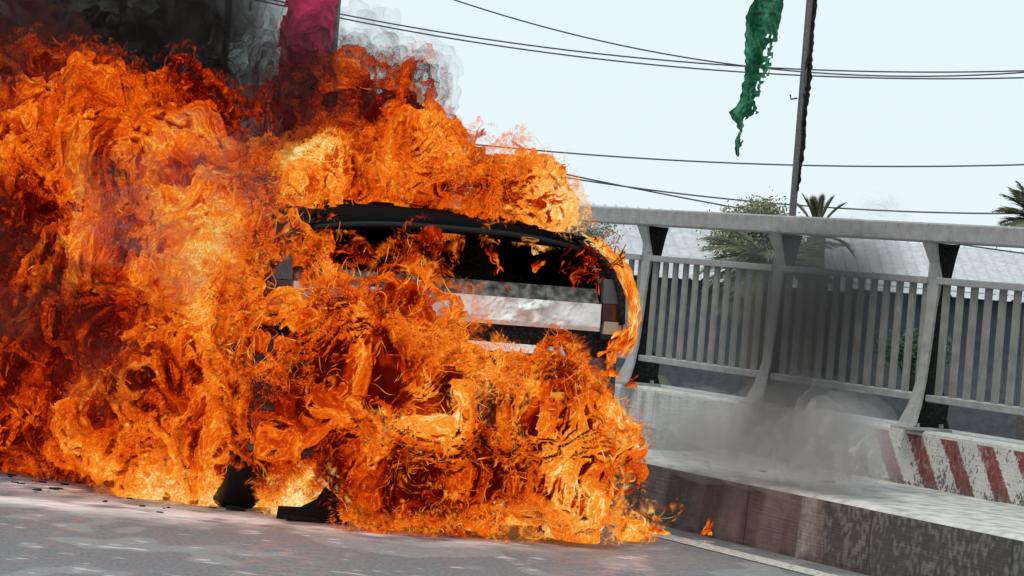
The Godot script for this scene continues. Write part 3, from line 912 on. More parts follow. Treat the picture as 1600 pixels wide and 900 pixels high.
func make_bush(called: String, label: String, at: Vector3, size: Vector3, leaves: int, leaf: float, tone: Color, sd: int) -> void:
	rng.seed = sd
	var st := start()
	var lumps := []
	for k in 9:
		lumps.append(Vector3(rng.randf_range(-1, 1), rng.randf_range(0.1, 0.8), rng.randf_range(-1, 1)) * size)
	for k in leaves:
		var c: Vector3 = lumps[k % 9]
		var p := c + Vector3(rng.randfn() * size.x, rng.randfn() * size.y, rng.randfn() * size.z) * 0.28
		var dir := Vector3(rng.randfn(), rng.randfn() + 0.3, rng.randfn()).normalized()
		var side := dir.cross(Vector3(rng.randfn(), rng.randfn(), rng.randfn())).normalized()
		var v := rng.randf_range(0.6, 1.4)
		leaf_quad(st, p, dir, side, leaf * rng.randf_range(0.7, 1.3), leaf * 0.45, Color(tone.r * v, tone.g * v, tone.b * v))
	var b := thing(called, label, "bush", at)
	tag(put("foliage", done(st), M.leaf, b), "", "", "", "stuff")
	st = start(true)
	for k in 5:
		var e: Vector3 = lumps[k]
		tube(st, PackedVector3Array([Vector3(0, -0.4, 0), e * 0.5, e]), [0.04, 0.03, 0.01], 5)
	put("stem", done(st), M.bark, b)

func make_hall(called: String, label: String, at: Vector3, turn: float, size: Vector3, rise: float) -> void:
	# a low hall under a shallow gable of ribbed sheet
	var h := thing(called, label, "building", at, turn)
	var st := start()
	box(st, Vector3(0, size.y / 2, 0), size, 0.02)
	put("wall", done(st), M.building, h)
	var n := 10
	for s in [-1, 1]:
		for k in n:
			var sheet := start()
			var w := (size.x + 0.8) / n
			var x0 := -size.x / 2 - 0.4 + k * w
			var half := size.z / 2 + 0.5
			var ribs := 6
			for i in ribs:
				var xa := x0 + w * i / ribs
				var xb := x0 + w * (i + 0.72) / ribs
				var xc := x0 + w * (i + 1) / ribs
				for q in [[xa, 0.0, xb, 0.0], [xb, 0.0, (xb + xc) / 2, 0.035], [(xb + xc) / 2, 0.035, xc, 0.0]]:
					quad(sheet, Vector3(q[0], size.y + rise + q[1], 0), Vector3(q[2], size.y + rise + q[3], 0), Vector3(q[2], size.y + q[3] - 0.1, half * s), Vector3(q[0], size.y + q[1] - 0.1, half * s))
			put("roof_sheet", done(sheet), M.roof_sheet, h)

func build_background() -> void:
	make_hall("warehouse", "long pale ribbed metal roof of a low hall behind the left railing panel", Vector3(-0.8, -3.2, -64.0), 0.06, Vector3(10.5, 4.35, 10.0), 1.0)
	make_hall("warehouse", "long low hall with a pale roof over a dark wall behind the right railing panels", Vector3(9.5, -3.2, -66.0), -0.03, Vector3(11.0, 4.4, 9.0), 0.75)
	make_tree("round_tree", "round olive crown showing above the handrail just left of the flagpole", Vector3(3.15, -3.2, -50.0), 5.31, Vector3(0.54, 0.40, 0.5), 9000, 0.05, Color(0.26, 0.265, 0.16), 3)
	make_tree("far_tree", "pale far tree low behind the burning car's right corner and the railing", Vector3(0.95, -3.2, -56.0), 4.95, Vector3(0.5, 0.5, 0.5), 5000, 0.05, Color(0.28, 0.285, 0.22), 5)
	make_palm("palm with spiky drooping fronds behind the railing panel left of the curved post", Vector3(3.05, -3.2, -46.0), 4.55, [[2.9, 0.12], [2.5, 0.45], [3.3, 0.32], [3.7, -0.1], [2.2, -0.25], [3.0, -0.3], [0.3, 0.3], [0.9, 0.55], [5.6, 0.2], [1.6, 0.6], [3.5, 0.75], [2.7, 0.62], [3.15, 1.0], [0.1, 0.8], [2.0, 0.1], [4.2, 0.1]], 0.95, 0.75, 12)
	make_palm("palm whose upright young fronds rise above the handrail right of the flagpole", Vector3(3.74, -3.2, -48.0), 4.95, [[2.8, 1.40], [0.5, 1.45], [1.4, 1.5], [3.4, 1.22], [0.2, 1.25], [4.4, 1.42], [3.1, 0.3], [6.1, 0.2], [2.0, 1.3]], 0.55, 0.16, 14)
	make_palm("dark palm crown cut by the right edge above the handrail", Vector3(6.5, -3.2, -48.0), 5.32, [[3.1, 1.0], [3.5, 0.7], [2.7, 0.75], [2.9, 0.3], [3.3, 0.0], [0.1, 0.9], [1.5, 1.3], [4.6, 1.3], [0.4, 0.5], [5.9, 0.3], [3.9, 0.5], [2.2, 0.4], [3.0, 1.3], [3.6, 1.15], [2.5, 1.1], [0.6, 1.2], [5.5, 0.9]], 0.62, 0.7, 16)
	for q in [[0.6, -1.25, "leftmost low green bush seen under the railing panel"], [1.9, -1.2, "second green bush under the railing panel, beside the leftmost"], [3.0, -1.35, "rightmost green bush under the railing panel, before the curved post"]]:
		make_bush("green_bush", q[2], Vector3(q[0] * 0.92, q[1], -44.0), Vector3(0.95, 0.65, 0.8), 3200, 0.13, Color(0.06, 0.085, 0.045), 20 + int(q[0] * 10))
	make_bush("far_bush", "low green bush far behind the right panels under the pale roof", Vector3(5.5, 0.2, -52.0), Vector3(0.45, 0.35, 0.4), 1500, 0.08, Color(0.06, 0.10, 0.06), 33)

# ---------------------------------------------------------------- smoke

# billowing smoke: nested thin skins of the same field, each letting part of the light through
func billows(called: String, label: String, lobes: Array, from: Vector3, size: Vector3, tone: Color, levels: Array, alpha: float, lumps: float) -> void:
	var s := thing(called, label, "smoke")
	CELL = 0.06
	low = from
	nx = int(size.x / CELL); ny = int(size.y / CELL); nz = int(size.z / CELL)
	fill_field(lobes, 0.5 + 0.65 * lumps)
	for l in levels.size():
		var pos := PackedVector3Array()
		var nrm := PackedVector3Array()
		var col := PackedColorArray()
		var idx := PackedInt32Array()
		var found := nets(levels[l])
		for q in found[1]:
			var base := pos.size()
			for b in 5:
				for a in 5:
					var u := a / 4.0
					var v := b / 4.0
					var w := [(1 - u) * (1 - v), u * (1 - v), u * v, (1 - u) * v]
					var p := Vector3.ZERO
					var n := Vector3.ZERO
					var share := 0.0
					var thick := 0.0
					for k in 4:
						p += q[k][0] * w[k]; n += q[k][1] * w[k]; share += q[k][2] * w[k]; thick += q[k][3] * w[k]
					n = n.normalized()
					var f1 := noise_a.get_noise_3dv(p * 3.0 + Vector3(l * 4.0, 0, 0))
					var f2 := noise_b.get_noise_3dv(p * 8.0 + Vector3(0, l * 3.0, 0))
					var f3 := noise_c.get_noise_3dv(p * 19.0)
					pos.append(p + n * lumps * (0.05 * f2 + 0.018 * f3))
					nrm.append(n)
					var c := tone * (1.0 + lumps * (0.5 * f1 + 0.3 * f2))
					c.r *= lerpf(1.6, 1.0, share); c.a = clampf(alpha * lerpf(1.0, 0.4, float(l) / (levels.size() - 1)) * thick * (0.75 + 0.9 * f1 + lumps * (0.8 * f2 + 0.4 * f3)), 0.0, 0.9)
					col.append(c)
			for b in 4:
				for a in 4:
					var o := base + b * 5 + a
					idx.append_array([o, o + 1, o + 6, o, o + 6, o + 5])
		if idx.size() == 0: continue
		var arrays := []
		arrays.resize(Mesh.ARRAY_MAX)
		arrays[Mesh.ARRAY_VERTEX] = pos
		arrays[Mesh.ARRAY_NORMAL] = nrm
		arrays[Mesh.ARRAY_COLOR] = col
		arrays[Mesh.ARRAY_INDEX] = idx
		var m := ArrayMesh.new()
		m.add_surface_from_arrays(Mesh.PRIMITIVE_TRIANGLES, arrays)
		tag(put("smoke_skin", m, M.smoke, s), "", "", "", "stuff")

func haze(label: String, spots: Array, albedo: Color, density: float) -> void:
	# spots: [centre, size]; each nested three times so that it thins towards its edge
	var s := thing("smoke", label, "smoke")
	s.set_meta("kind", "stuff")
	var mat := FogMaterial.new()
	mat.albedo = albedo
	mat.density = density
	for q in spots:
		for k in 4:
			var f := FogVolume.new()
			f.shape = RenderingServer.FOG_VOLUME_SHAPE_ELLIPSOID
			f.size = (q[1] as Vector3) * (1.25 - 0.27 * k)
			f.material = mat
			f.name = "bank"
			s.add_child(f, true)
			f.position = q[0]
			f.rotation = Vector3(0, HEADING, 0.25 + 0.1 * k)

func build_smoke() -> void:
	rng.seed = 99
	billows("smoke", "thick dark smoke billowing up behind the flames at the upper left", [[1, -2.93, 2.31, -20.70, 0.31, 0.24, 0.50, 0.30, 1.00], [1, -2.66, 2.40, -20.70, 0.28, 0.21, 0.50, 0.50, 1.00], [1, -2.32, 2.27, -20.50, 0.27, 0.24, 0.50, 0.90, 1.00], [1, -2.02, 2.19, -20.30, 0.24, 0.27, 0.45, 1.00, 1.00], [1, -1.80, 2.28, -20.40, 0.24, 0.31, 0.45, 1.00, 0.90], [1, -1.64, 1.97, -20.00, 0.20, 0.27, 0.45, 1.00, 1.00], [1, -1.41, 1.81, -19.70, 0.16, 0.20, 0.40, 1.00, 0.90], [1, -1.39, 2.13, -20.10, 0.15, 0.27, 0.35, 1.00, 0.75], [1, -2.02, 2.61, -20.60, 0.34, 0.21, 0.50, 1.00, 0.90], [1, -1.50, 2.47, -20.30, 0.14, 0.17, 0.30, 1.00, 0.50], [1, -1.28, 1.68, -19.40, 0.12, 0.13, 0.30, 0.80, 0.90]],
		Vector3(-3.66, 1.13, -21.62), Vector3(2.92, 2.11, 2.94), Color(0.055, 0.045, 0.041), [-0.15, -0.07, 0.01, 0.09], 0.500, 0.45)
	billows("smoke", "dark red-brown smoke in front of the roof flames, under the crimson banner", [[1, -1.08, 1.98, -18.30, 0.15, 0.15, 0.22, 0.20, 1.00], [1, -1.12, 1.79, -18.20, 0.12, 0.14, 0.20, 0.40, 1.00], [1, -0.92, 1.93, -18.30, 0.15, 0.15, 0.22, 0.10, 0.90], [1, -1.04, 2.14, -18.50, 0.12, 0.12, 0.22, 0.60, 0.80], [1, -0.80, 2.03, -18.40, 0.12, 0.12, 0.20, 0.20, 0.80], [1, -1.13, 1.63, -18.10, 0.08, 0.11, 0.16, 0.60, 0.90]],
		Vector3(-1.66, 1.10, -19.14), Vector3(1.41, 1.58, 1.62), Color(0.060, 0.042, 0.040), [-0.13, -0.04, 0.05], 0.420, 0.80)
	billows("smoke", "thin grey smoke fringing the roof flames against the sky", [[1, -0.90, 2.21, -19.00, 0.11, 0.08, 0.18, 1.00, 0.80], [1, -0.75, 2.16, -18.90, 0.09, 0.08, 0.16, 1.00, 0.90], [1, -0.62, 2.08, -18.80, 0.07, 0.08, 0.14, 1.00, 1.00], [1, -0.53, 1.97, -18.70, 0.05, 0.07, 0.12, 1.00, 1.00], [1, -0.95, 2.34, -19.10, 0.06, 0.10, 0.14, 1.00, 0.60]],
		Vector3(-1.43, 1.48, -19.66), Vector3(1.37, 1.37, 1.50), Color(0.170, 0.165, 0.165), [-0.09, -0.03, 0.03, 0.08], 0.200, 0.90)
	billows("smoke", "brown smoke rolling in front of the side flames, far left", [[1, -2.32, 1.02, -18.30, 0.26, 0.21, 0.24, 0.20, 1.00], [1, -2.38, 0.77, -18.20, 0.24, 0.18, 0.24, 0.20, 1.00], [1, -2.12, 0.88, -18.10, 0.18, 0.12, 0.20, 0.20, 0.90], [1, -1.79, 0.67, -17.60, 0.14, 0.16, 0.20, 0.30, 0.90], [1, -1.91, 0.60, -17.70, 0.12, 0.11, 0.20, 0.30, 0.70], [1, -1.93, 1.52, -18.10, 0.14, 0.09, 0.20, 0.30, 0.80], [1, -2.62, 2.04, -19.00, 0.22, 0.19, 0.26, 0.15, 1.00], [1, -2.43, 2.16, -19.20, 0.13, 0.11, 0.20, 0.20, 0.80], [1, -2.58, 1.24, -18.50, 0.22, 0.18, 0.30, 0.20, 0.90], [1, -1.66, 0.93, -17.60, 0.09, 0.08, 0.15, 0.30, 0.60]],
		Vector3(-3.26, 0.07, -19.82), Vector3(2.10, 2.62, 2.84), Color(0.100, 0.045, 0.035), [-0.13, -0.05, 0.04], 0.320, 0.80)
	billows("smoke", "faint haze hanging before the middle of the side flames", [[1, -1.45, 1.21, -17.30, 0.26, 0.20, 0.30, 0.80, 0.70], [1, -1.74, 1.33, -17.50, 0.23, 0.18, 0.30, 0.80, 0.70], [1, -1.43, 1.60, -17.70, 0.21, 0.18, 0.30, 0.90, 0.80], [1, -1.12, 1.41, -17.30, 0.09, 0.17, 0.16, 1.00, 1.00]],
		Vector3(-2.40, 0.59, -18.42), Vector3(1.78, 1.61, 1.84), Color(0.300, 0.240, 0.220), [-0.1, 0.0], 0.130, 0.80)
	haze("broad thin dark smoke drifting in front of the middle railing panel", [[Vector3(1.384, 0.942, -18.000), Vector3(0.75, 0.95, 0.55)], [Vector3(1.431, 1.188, -17.900), Vector3(0.80, 0.62, 0.50)], [Vector3(1.518, 1.300, -17.800), Vector3(0.62, 0.40, 0.45)]], srgb(0.160, 0.160, 0.165), 0.66)
	haze("dense dark brown smoke banked behind the flames at the upper left corner", [[Vector3(-2.757, 2.367, -20.900), Vector3(1.50, 0.90, 0.80)], [Vector3(-2.210, 2.330, -20.700), Vector3(1.20, 0.90, 0.80)], [Vector3(-1.801, 2.180, -20.500), Vector3(0.90, 0.90, 0.70)], [Vector3(-1.438, 1.853, -20.100), Vector3(0.60, 0.60, 0.60)], [Vector3(-1.631, 2.445, -20.700), Vector3(0.80, 0.60, 0.60)]], srgb(0.110, 0.085, 0.078), 0.62)
	haze("soft pale smoke drifting low over the concrete ledge", [[Vector3(0.920, 0.500, -18.600), Vector3(0.50, 0.32, 0.50)], [Vector3(1.093, 0.467, -18.300), Vector3(0.55, 0.32, 0.50)], [Vector3(1.297, 0.529, -18.000), Vector3(0.62, 0.42, 0.50)], [Vector3(1.458, 0.482, -17.700), Vector3(0.60, 0.36, 0.45)], [Vector3(1.598, 0.436, -17.400), Vector3(0.45, 0.28, 0.40)], [Vector3(1.362, 0.654, -18.000), Vector3(0.50, 0.30, 0.45)], [Vector3(1.575, 0.570, -17.600), Vector3(0.42, 0.34, 0.40)]], srgb(0.990, 0.990, 0.990), 0.80)
	billows("smoke", "pale smoke curling low over the concrete ledge behind the kerb", [[1, 0.87, 0.54, -18.60, 0.09, 0.09, 0.20, 1.00, 0.60], [1, 1.00, 0.51, -18.40, 0.12, 0.10, 0.22, 1.00, 0.90], [1, 1.12, 0.44, -18.20, 0.12, 0.08, 0.20, 1.00, 0.90], [1, 1.29, 0.57, -18.00, 0.13, 0.13, 0.22, 1.00, 1.00], [1, 1.42, 0.52, -17.70, 0.13, 0.11, 0.20, 1.00, 1.00], [1, 1.55, 0.47, -17.50, 0.12, 0.10, 0.18, 1.00, 1.00], [1, 1.63, 0.42, -17.30, 0.09, 0.06, 0.14, 1.00, 0.90], [1, 1.36, 0.41, -17.70, 0.12, 0.07, 0.16, 1.00, 1.00], [1, 1.20, 0.60, -18.20, 0.10, 0.10, 0.18, 1.00, 0.80], [1, 1.52, 0.62, -17.70, 0.11, 0.11, 0.18, 1.00, 0.80], [1, 1.68, 0.54, -17.30, 0.06, 0.10, 0.12, 1.00, 0.70], [1, 1.33, 0.71, -18.00, 0.09, 0.08, 0.14, 1.00, 0.50]],
		Vector3(0.36, -0.08, -19.22), Vector3(1.80, 1.29, 2.48), Color(0.950, 0.950, 0.960), [-0.08, -0.02, 0.04], 0.100, 0.42)
	billows("smoke", "faint grey wisp of smoke in the sky above the middle of the handrail", [[1, 5.02, 2.28, -54.00, 0.31, 0.20, 0.30, 1.00, 0.80], [1, 5.30, 2.21, -54.00, 0.23, 0.16, 0.30, 1.00, 0.70], [1, 4.81, 2.15, -54.00, 0.22, 0.11, 0.30, 1.00, 0.60]],
		Vector3(4.17, 1.62, -54.72), Vector3(1.78, 1.28, 1.44), Color(0.420, 0.450, 0.500), [-0.1, -0.03, 0.04], 0.055, 0.50)

# ---------------------------------------------------------------- fire

# mass (1 beside the car, 2 on its tail, 3 on its roof), centre, radii, heat, contrast of the curls
func fire_lobes() -> Array:
	return [
	[2, -0.92, 0.83, -17.15, 0.30, 0.21, 0.30, 0.64, 0.70], [2, -0.99, 0.93, -17.20, 0.16, 0.11, 0.22, 0.64, 0.60], [2, -0.56, 0.99, -17.20, 0.25, 0.19, 0.28, 0.64, 0.55],
	[2, -0.74, 1.01, -17.20, 0.17, 0.10, 0.22, 0.64, 0.50], [2, -0.65, 0.67, -17.10, 0.34, 0.27, 0.30, 0.47, 0.90], [2, -0.43, 0.89, -17.25, 0.16, 0.14, 0.24, 0.68, 0.50],
	[2, -0.29, 0.74, -17.25, 0.17, 0.14, 0.20, 0.61, 0.80], [2, -0.35, 0.50, -17.10, 0.26, 0.23, 0.28, 0.64, 1.00], [2, -0.01, 0.73, -17.30, 0.17, 0.10, 0.20, 0.68, 0.80],
	[2, 0.07, 0.55, -17.25, 0.20, 0.23, 0.26, 0.61, 1.00], [2, 0.28, 0.59, -17.40, 0.23, 0.22, 0.25, 0.61, 0.90], [2, 0.28, 0.71, -17.50, 0.12, 0.12, 0.20, 0.47, 0.70],
	[2, 0.37, 0.42, -17.50, 0.16, 0.25, 0.25, 0.68, 0.90], [2, 0.47, 0.30, -17.60, 0.10, 0.15, 0.18, 0.70, 0.80], [2, 0.24, 0.24, -17.35, 0.32, 0.19, 0.28, 0.68, 0.80],
	[2, -0.10, 0.27, -17.20, 0.32, 0.21, 0.28, 0.52, 0.90], [2, -0.40, 0.28, -17.12, 0.24, 0.20, 0.28, 0.47, 0.90], [2, 0.49, 0.11, -17.55, 0.17, 0.08, 0.16, 0.73, 0.80],
	[2, 0.68, 0.05, -17.70, 0.11, 0.03, 0.12, 0.82, 0.70], [2, -0.87, 0.48, -17.15, 0.20, 0.17, 0.24, 0.43, 0.90], [2, -0.90, 0.11, -17.75, 0.12, 0.09, 0.14, 0.88, 0.60],
	[2, -0.67, 0.33, -17.30, 0.19, 0.18, 0.24, 0.28, 0.80], [2, -0.58, 0.11, -17.60, 0.15, 0.10, 0.20, 0.64, 0.80], [2, -0.21, 0.10, -17.25, 0.34, 0.08, 0.20, 0.70, 0.70],
	[2, 0.20, 0.10, -17.40, 0.32, 0.08, 0.20, 0.76, 0.70], [2, -1.01, 0.33, -17.60, 0.12, 0.12, 0.14, 0.43, 0.90], [2, -1.01, 1.19, -17.38, 0.08, 0.10, 0.10, 0.52, 0.90],
	[2, -0.87, 1.24, -17.42, 0.10, 0.05, 0.08, 0.48, 1.00], [2, -0.65, 1.24, -17.45, 0.12, 0.05, 0.08, 0.38, 1.00], [2, -0.45, 1.24, -17.48, 0.10, 0.06, 0.07, 0.36, 1.00],
	[0, -0.11, 0.66, -17.15, 0.12, 0.13, 0.50, 0.52, 0.50], [1, -1.40, 1.37, -18.40, 0.23, 0.25, 0.45, 0.56, 0.35], [1, -1.32, 1.53, -18.60, 0.14, 0.17, 0.35, 0.48, 0.30],
	[1, -1.23, 1.17, -18.10, 0.15, 0.24, 0.35, 0.58, 0.50], [1, -1.69, 1.47, -18.70, 0.34, 0.37, 0.55, 0.50, 0.35], [1, -2.02, 1.58, -19.10, 0.38, 0.40, 0.60, 0.53, 0.35],
	[1, -2.44, 1.66, -19.60, 0.36, 0.42, 0.60, 0.53, 0.30], [1, -2.85, 1.57, -20.00, 0.37, 0.53, 0.60, 0.48, 0.30], [1, -1.64, 1.77, -19.00, 0.16, 0.22, 0.40, 0.40, 0.45],
	[1, -2.30, 1.87, -19.70, 0.30, 0.20, 0.50, 0.46, 0.35], [1, -2.67, 1.92, -20.10, 0.23, 0.18, 0.50, 0.40, 0.30], [1, -1.88, 1.83, -19.30, 0.19, 0.16, 0.40, 0.40, 0.40],
	[1, -1.45, 1.03, -18.10, 0.30, 0.33, 0.50, 0.64, 0.35], [1, -1.88, 1.11, -18.70, 0.37, 0.37, 0.55, 0.54, 0.35], [1, -2.36, 1.11, -19.30, 0.42, 0.35, 0.60, 0.32, 0.30],
	[1, -2.86, 1.03, -19.90, 0.40, 0.53, 0.60, 0.28, 0.30], [1, -1.19, 0.88, -17.70, 0.22, 0.27, 0.38, 0.64, 0.45], [1, -1.47, 0.67, -18.00, 0.30, 0.27, 0.45, 0.56, 0.45],
	[1, -1.89, 0.71, -18.50, 0.28, 0.28, 0.50, 0.28, 0.40], [1, -2.25, 0.64, -19.00, 0.35, 0.32, 0.55, 0.32, 0.35], [1, -2.75, 0.48, -19.70, 0.36, 0.43, 0.55, 0.32, 0.30],
	[1, -1.35, 0.41, -17.90, 0.27, 0.27, 0.40, 0.66, 0.45], [1, -1.72, 0.36, -18.30, 0.34, 0.27, 0.45, 0.60, 0.40], [1, -2.18, 0.33, -18.90, 0.38, 0.28, 0.50, 0.44, 0.35],
	[1, -2.67, 0.20, -19.50, 0.36, 0.26, 0.50, 0.40, 0.35], [1, -1.53, 0.13, -18.15, 0.24, 0.13, 0.30, 0.68, 0.45], [1, -2.02, 0.15, -18.70, 0.28, 0.12, 0.35, 0.58, 0.40],
	[1, -2.44, 0.13, -19.30, 0.26, 0.12, 0.35, 0.50, 0.40], [1, -1.40, 0.03, -18.10, 0.24, 0.04, 0.16, 0.90, 0.40], [1, -1.17, 0.61, -17.60, 0.18, 0.23, 0.30, 0.58, 0.60],
	[1, -1.12, 0.41, -17.65, 0.11, 0.12, 0.20, 0.38, 0.90], [3, 0.14, 1.49, -17.95, 0.09, 0.05, 0.22, 0.88, 0.80], [3, 0.00, 1.56, -18.00, 0.15, 0.09, 0.30, 0.76, 0.90],
	[3, -0.17, 1.61, -18.15, 0.17, 0.13, 0.34, 0.68, 0.90], [3, -0.35, 1.66, -18.30, 0.19, 0.16, 0.38, 0.66, 0.60], [3, -0.51, 1.72, -18.50, 0.20, 0.23, 0.42, 0.58, 0.50],
	[3, -0.69, 1.90, -18.80, 0.16, 0.22, 0.42, 0.46, 0.50], [3, -0.88, 1.96, -19.00, 0.16, 0.22, 0.42, 0.42, 0.40], [3, -1.06, 1.92, -19.20, 0.19, 0.26, 0.45, 0.26, 0.35],
	[3, -0.79, 1.67, -18.60, 0.25, 0.22, 0.42, 0.48, 0.50], [3, -0.52, 1.57, -18.20, 0.30, 0.08, 0.35, 0.61, 0.60], [3, -0.20, 1.56, -18.05, 0.32, 0.06, 0.30, 0.52, 0.70],
	[3, -0.97, 1.54, -18.10, 0.17, 0.14, 0.32, 0.73, 0.70], [3, -1.12, 1.64, -18.50, 0.10, 0.10, 0.30, 0.52, 0.50], [3, -0.81, 1.53, -18.20, 0.18, 0.07, 0.30, 0.36, 0.60],
	[3, -1.13, 1.48, -18.25, 0.13, 0.10, 0.30, 0.38, 0.60],
	]

var CELL := 0.05
var low := Vector3(-3.7, -0.10, -21.2)
var nx := 98
var ny := 58
var nz := 94
var field := PackedFloat32Array()
var heat_at := PackedFloat32Array()
var curl_at := PackedFloat32Array()
var mass_at := PackedByteArray()

func fill_field(lobes: Array, rough: float) -> void:
	var total := nx * ny * nz
	field.resize(total); field.fill(1.0)
	heat_at.resize(total); heat_at.fill(0.5)
	curl_at.resize(total); curl_at.fill(0.6)
	mass_at.resize(total); mass_at.fill(1)
	var best := PackedFloat32Array()
	best.resize(total); best.fill(9.0)
	for e in lobes:
		var c := Vector3(e[1], e[2], e[3])
		var r := Vector3(e[4], e[5], e[6])
		var reach := r + Vector3.ONE * 0.26
		var a := ((c - reach - low) / CELL).floor()
		var b := ((c + reach - low) / CELL).ceil()
		for i in range(maxi(0, int(a.x)), mini(nx, int(b.x) + 1)):
			for j in range(maxi(0, int(a.y)), mini(ny, int(b.y) + 1)):
				var at := (i * ny + j) * nz
				for k in range(maxi(0, int(a.z)), mini(nz, int(b.z) + 1)):
					var p := low + Vector3(i, j, k) * CELL - c
					var k0 := (p / r).length()
					var k1 := (p / (r * r)).length()
					var d := k0 * (k0 - 1.0) / maxf(k1, 0.001)
					var o := field[at + k]
					if e[0] == 0:                                        # a gap blown open in the flames
						field[at + k] = maxf(o, -d)
						continue
					var h := clampf(0.5 + (o - d) / 0.16, 0.0, 1.0)     # smooth union
					field[at + k] = lerpf(o, d, h) - 0.08 * h * (1.0 - h)
					heat_at[at + k] = lerpf(heat_at[at + k], e[7], h)
					curl_at[at + k] = lerpf(curl_at[at + k], e[8], h)
					if d < best[at + k]:
						best[at + k] = d
						mass_at[at + k] = int(e[0])
	# billows and tongues
	for i in nx:
		for j in ny:
			var at := (i * ny + j) * nz
			for k in nz:
				if absf(field[at + k]) < 0.35:
					var p := low + Vector3(i, j, k) * CELL
					field[at + k] += rough * 0.13 * noise_a.get_noise_3d(p.x * 2.6, p.y * 2.0, p.z * 2.6) + rough * 0.07 * noise_b.get_noise_3d(p.x * 5.5, p.y * 4.4, p.z * 5.5)

# surface nets of the field at one level: for every mass a list of quads of [position, normal, heat, contrast]
func nets(level: float) -> Dictionary:
	var at_cell := {}
	var verts := []
	var sx := ny * nz
	var sy := nz
	var corner := [0, 1, sy, sy + 1, sx, sx + 1, sx + sy, sx + sy + 1]
	for i in nx - 1:
		for j in ny - 1:
			var row := (i * ny + j) * nz
			for k in nz - 1:
				var at := row + k
				var f0 := field[at] - level
				if absf(f0) > 0.3: continue
				var inside := 0
				var f := [0.0, 0.0, 0.0, 0.0, 0.0, 0.0, 0.0, 0.0]
				for c in 8:
					var v: float = field[at + corner[c]] - level
					f[c] = v
					if v < 0.0: inside += 1
				if inside == 0 or inside == 8: continue
				var sum := Vector3.ZERO
				var n := 0
				for e in [[0, 1], [2, 3], [4, 5], [6, 7], [0, 2], [1, 3], [4, 6], [5, 7], [0, 4], [1, 5], [2, 6], [3, 7]]:
					var fa: float = f[e[0]]
					var fb: float = f[e[1]]
					if (fa < 0.0) != (fb < 0.0):
						var u := fa / (fa - fb)
						var pa := Vector3(e[0] >> 2 & 1, e[0] >> 1 & 1, e[0] & 1)
						var pb := Vector3(e[1] >> 2 & 1, e[1] >> 1 & 1, e[1] & 1)
						sum += pa.lerp(pb, u)
						n += 1
				var g := Vector3(f[4] + f[5] + f[6] + f[7] - f[0] - f[1] - f[2] - f[3], f[2] + f[3] + f[6] + f[7] - f[0] - f[1] - f[4] - f[5], f[1] + f[3] + f[5] + f[7] - f[0] - f[2] - f[4] - f[6])
				at_cell[at] = verts.size()
				verts.append([low + (Vector3(i, j, k) + sum / n) * CELL, g.normalized(), heat_at[at], curl_at[at], mass_at[at]])
	var out := {1: [], 2: [], 3: []}
	for at in at_cell:
		var i: int = at / sx
		var j: int = at / sy % ny
		var k: int = at % nz
		if i == 0 or j == 0 or k == 0: continue
		var f0 := field[at] < level
		for q in [[sx, sy, 1], [sy, 1, sx], [1, sx, sy]]:
			if f0 != (field[at + q[0]] < level):
				var ids := [at, at - q[1], at - q[1] - q[2], at - q[2]]
				if ids.all(func(x: int) -> bool: return at_cell.has(x)):
					var four := ids.map(func(x: int) -> Array: return verts[at_cell[x]])
					out[four[0][4]].append(four)
	return out

var flame_colours := PackedColorArray()

func fill_ramp() -> void:
	# the colours of a sooty petrol flame, from its dark hollows to its hottest threads
	var stops := [[0.0, 0.085, 0.018, 0.016], [0.14, 0.24, 0.045, 0.024], [0.28, 0.47, 0.105, 0.035], [0.42, 0.74, 0.225, 0.055], [0.56, 0.92, 0.385, 0.095], [0.70, 0.98, 0.535, 0.155], [0.84, 1.0, 0.70, 0.29], [0.94, 1.0, 0.84, 0.48], [1.0, 1.0, 0.94, 0.72]]
	for n in 257:
		var t := n / 256.0
		var k := 0
		while k < stops.size() - 2 and t > stops[k + 1][0]: k += 1
		var u: float = (t - stops[k][0]) / (stops[k + 1][0] - stops[k][0])
		flame_colours.append(Color(lerpf(stops[k][1], stops[k + 1][1], u), lerpf(stops[k][2], stops[k + 1][2], u), lerpf(stops[k][3], stops[k + 1][3], u)))

func ramp(t: float) -> Color:
	return flame_colours[int(clampf(t, 0.0, 1.0) * 256.0)]

var EYE := Vector3(0, 1.3, 0)
var chunk_out := []

# one skin of flame over the quads: fine vertices pushed in and out and coloured by curling noise
func flame_skin(quads: Array, layer: int, fine: int) -> ArrayMesh:
	var parts := 16
	chunk_out.clear()
	chunk_out.resize(parts)
	var work := func(part: int) -> void:
		chunk_out[part] = flame_chunk(quads.slice(quads.size() * part / parts, quads.size() * (part + 1) / parts), layer, fine)
	WorkerThreadPool.wait_for_group_task_completion(WorkerThreadPool.add_group_task(work, parts))
	var m := ArrayMesh.new()
	var pos := PackedVector3Array()
	var col := PackedColorArray()
	var idx := PackedInt32Array()
	for c in chunk_out:
		var off := pos.size()
		pos.append_array(c[0])
		col.append_array(c[1])
		var more: PackedInt32Array = c[2]
		for k in more.size(): more[k] += off
		idx.append_array(more)
	var arrays := []
	arrays.resize(Mesh.ARRAY_MAX)
	arrays[Mesh.ARRAY_VERTEX] = pos
	arrays[Mesh.ARRAY_COLOR] = col
	arrays[Mesh.ARRAY_INDEX] = idx
	m.add_surface_from_arrays(Mesh.PRIMITIVE_TRIANGLES, arrays)
	print("  layer ", layer, " triangles ", idx.size() / 3)
	return m

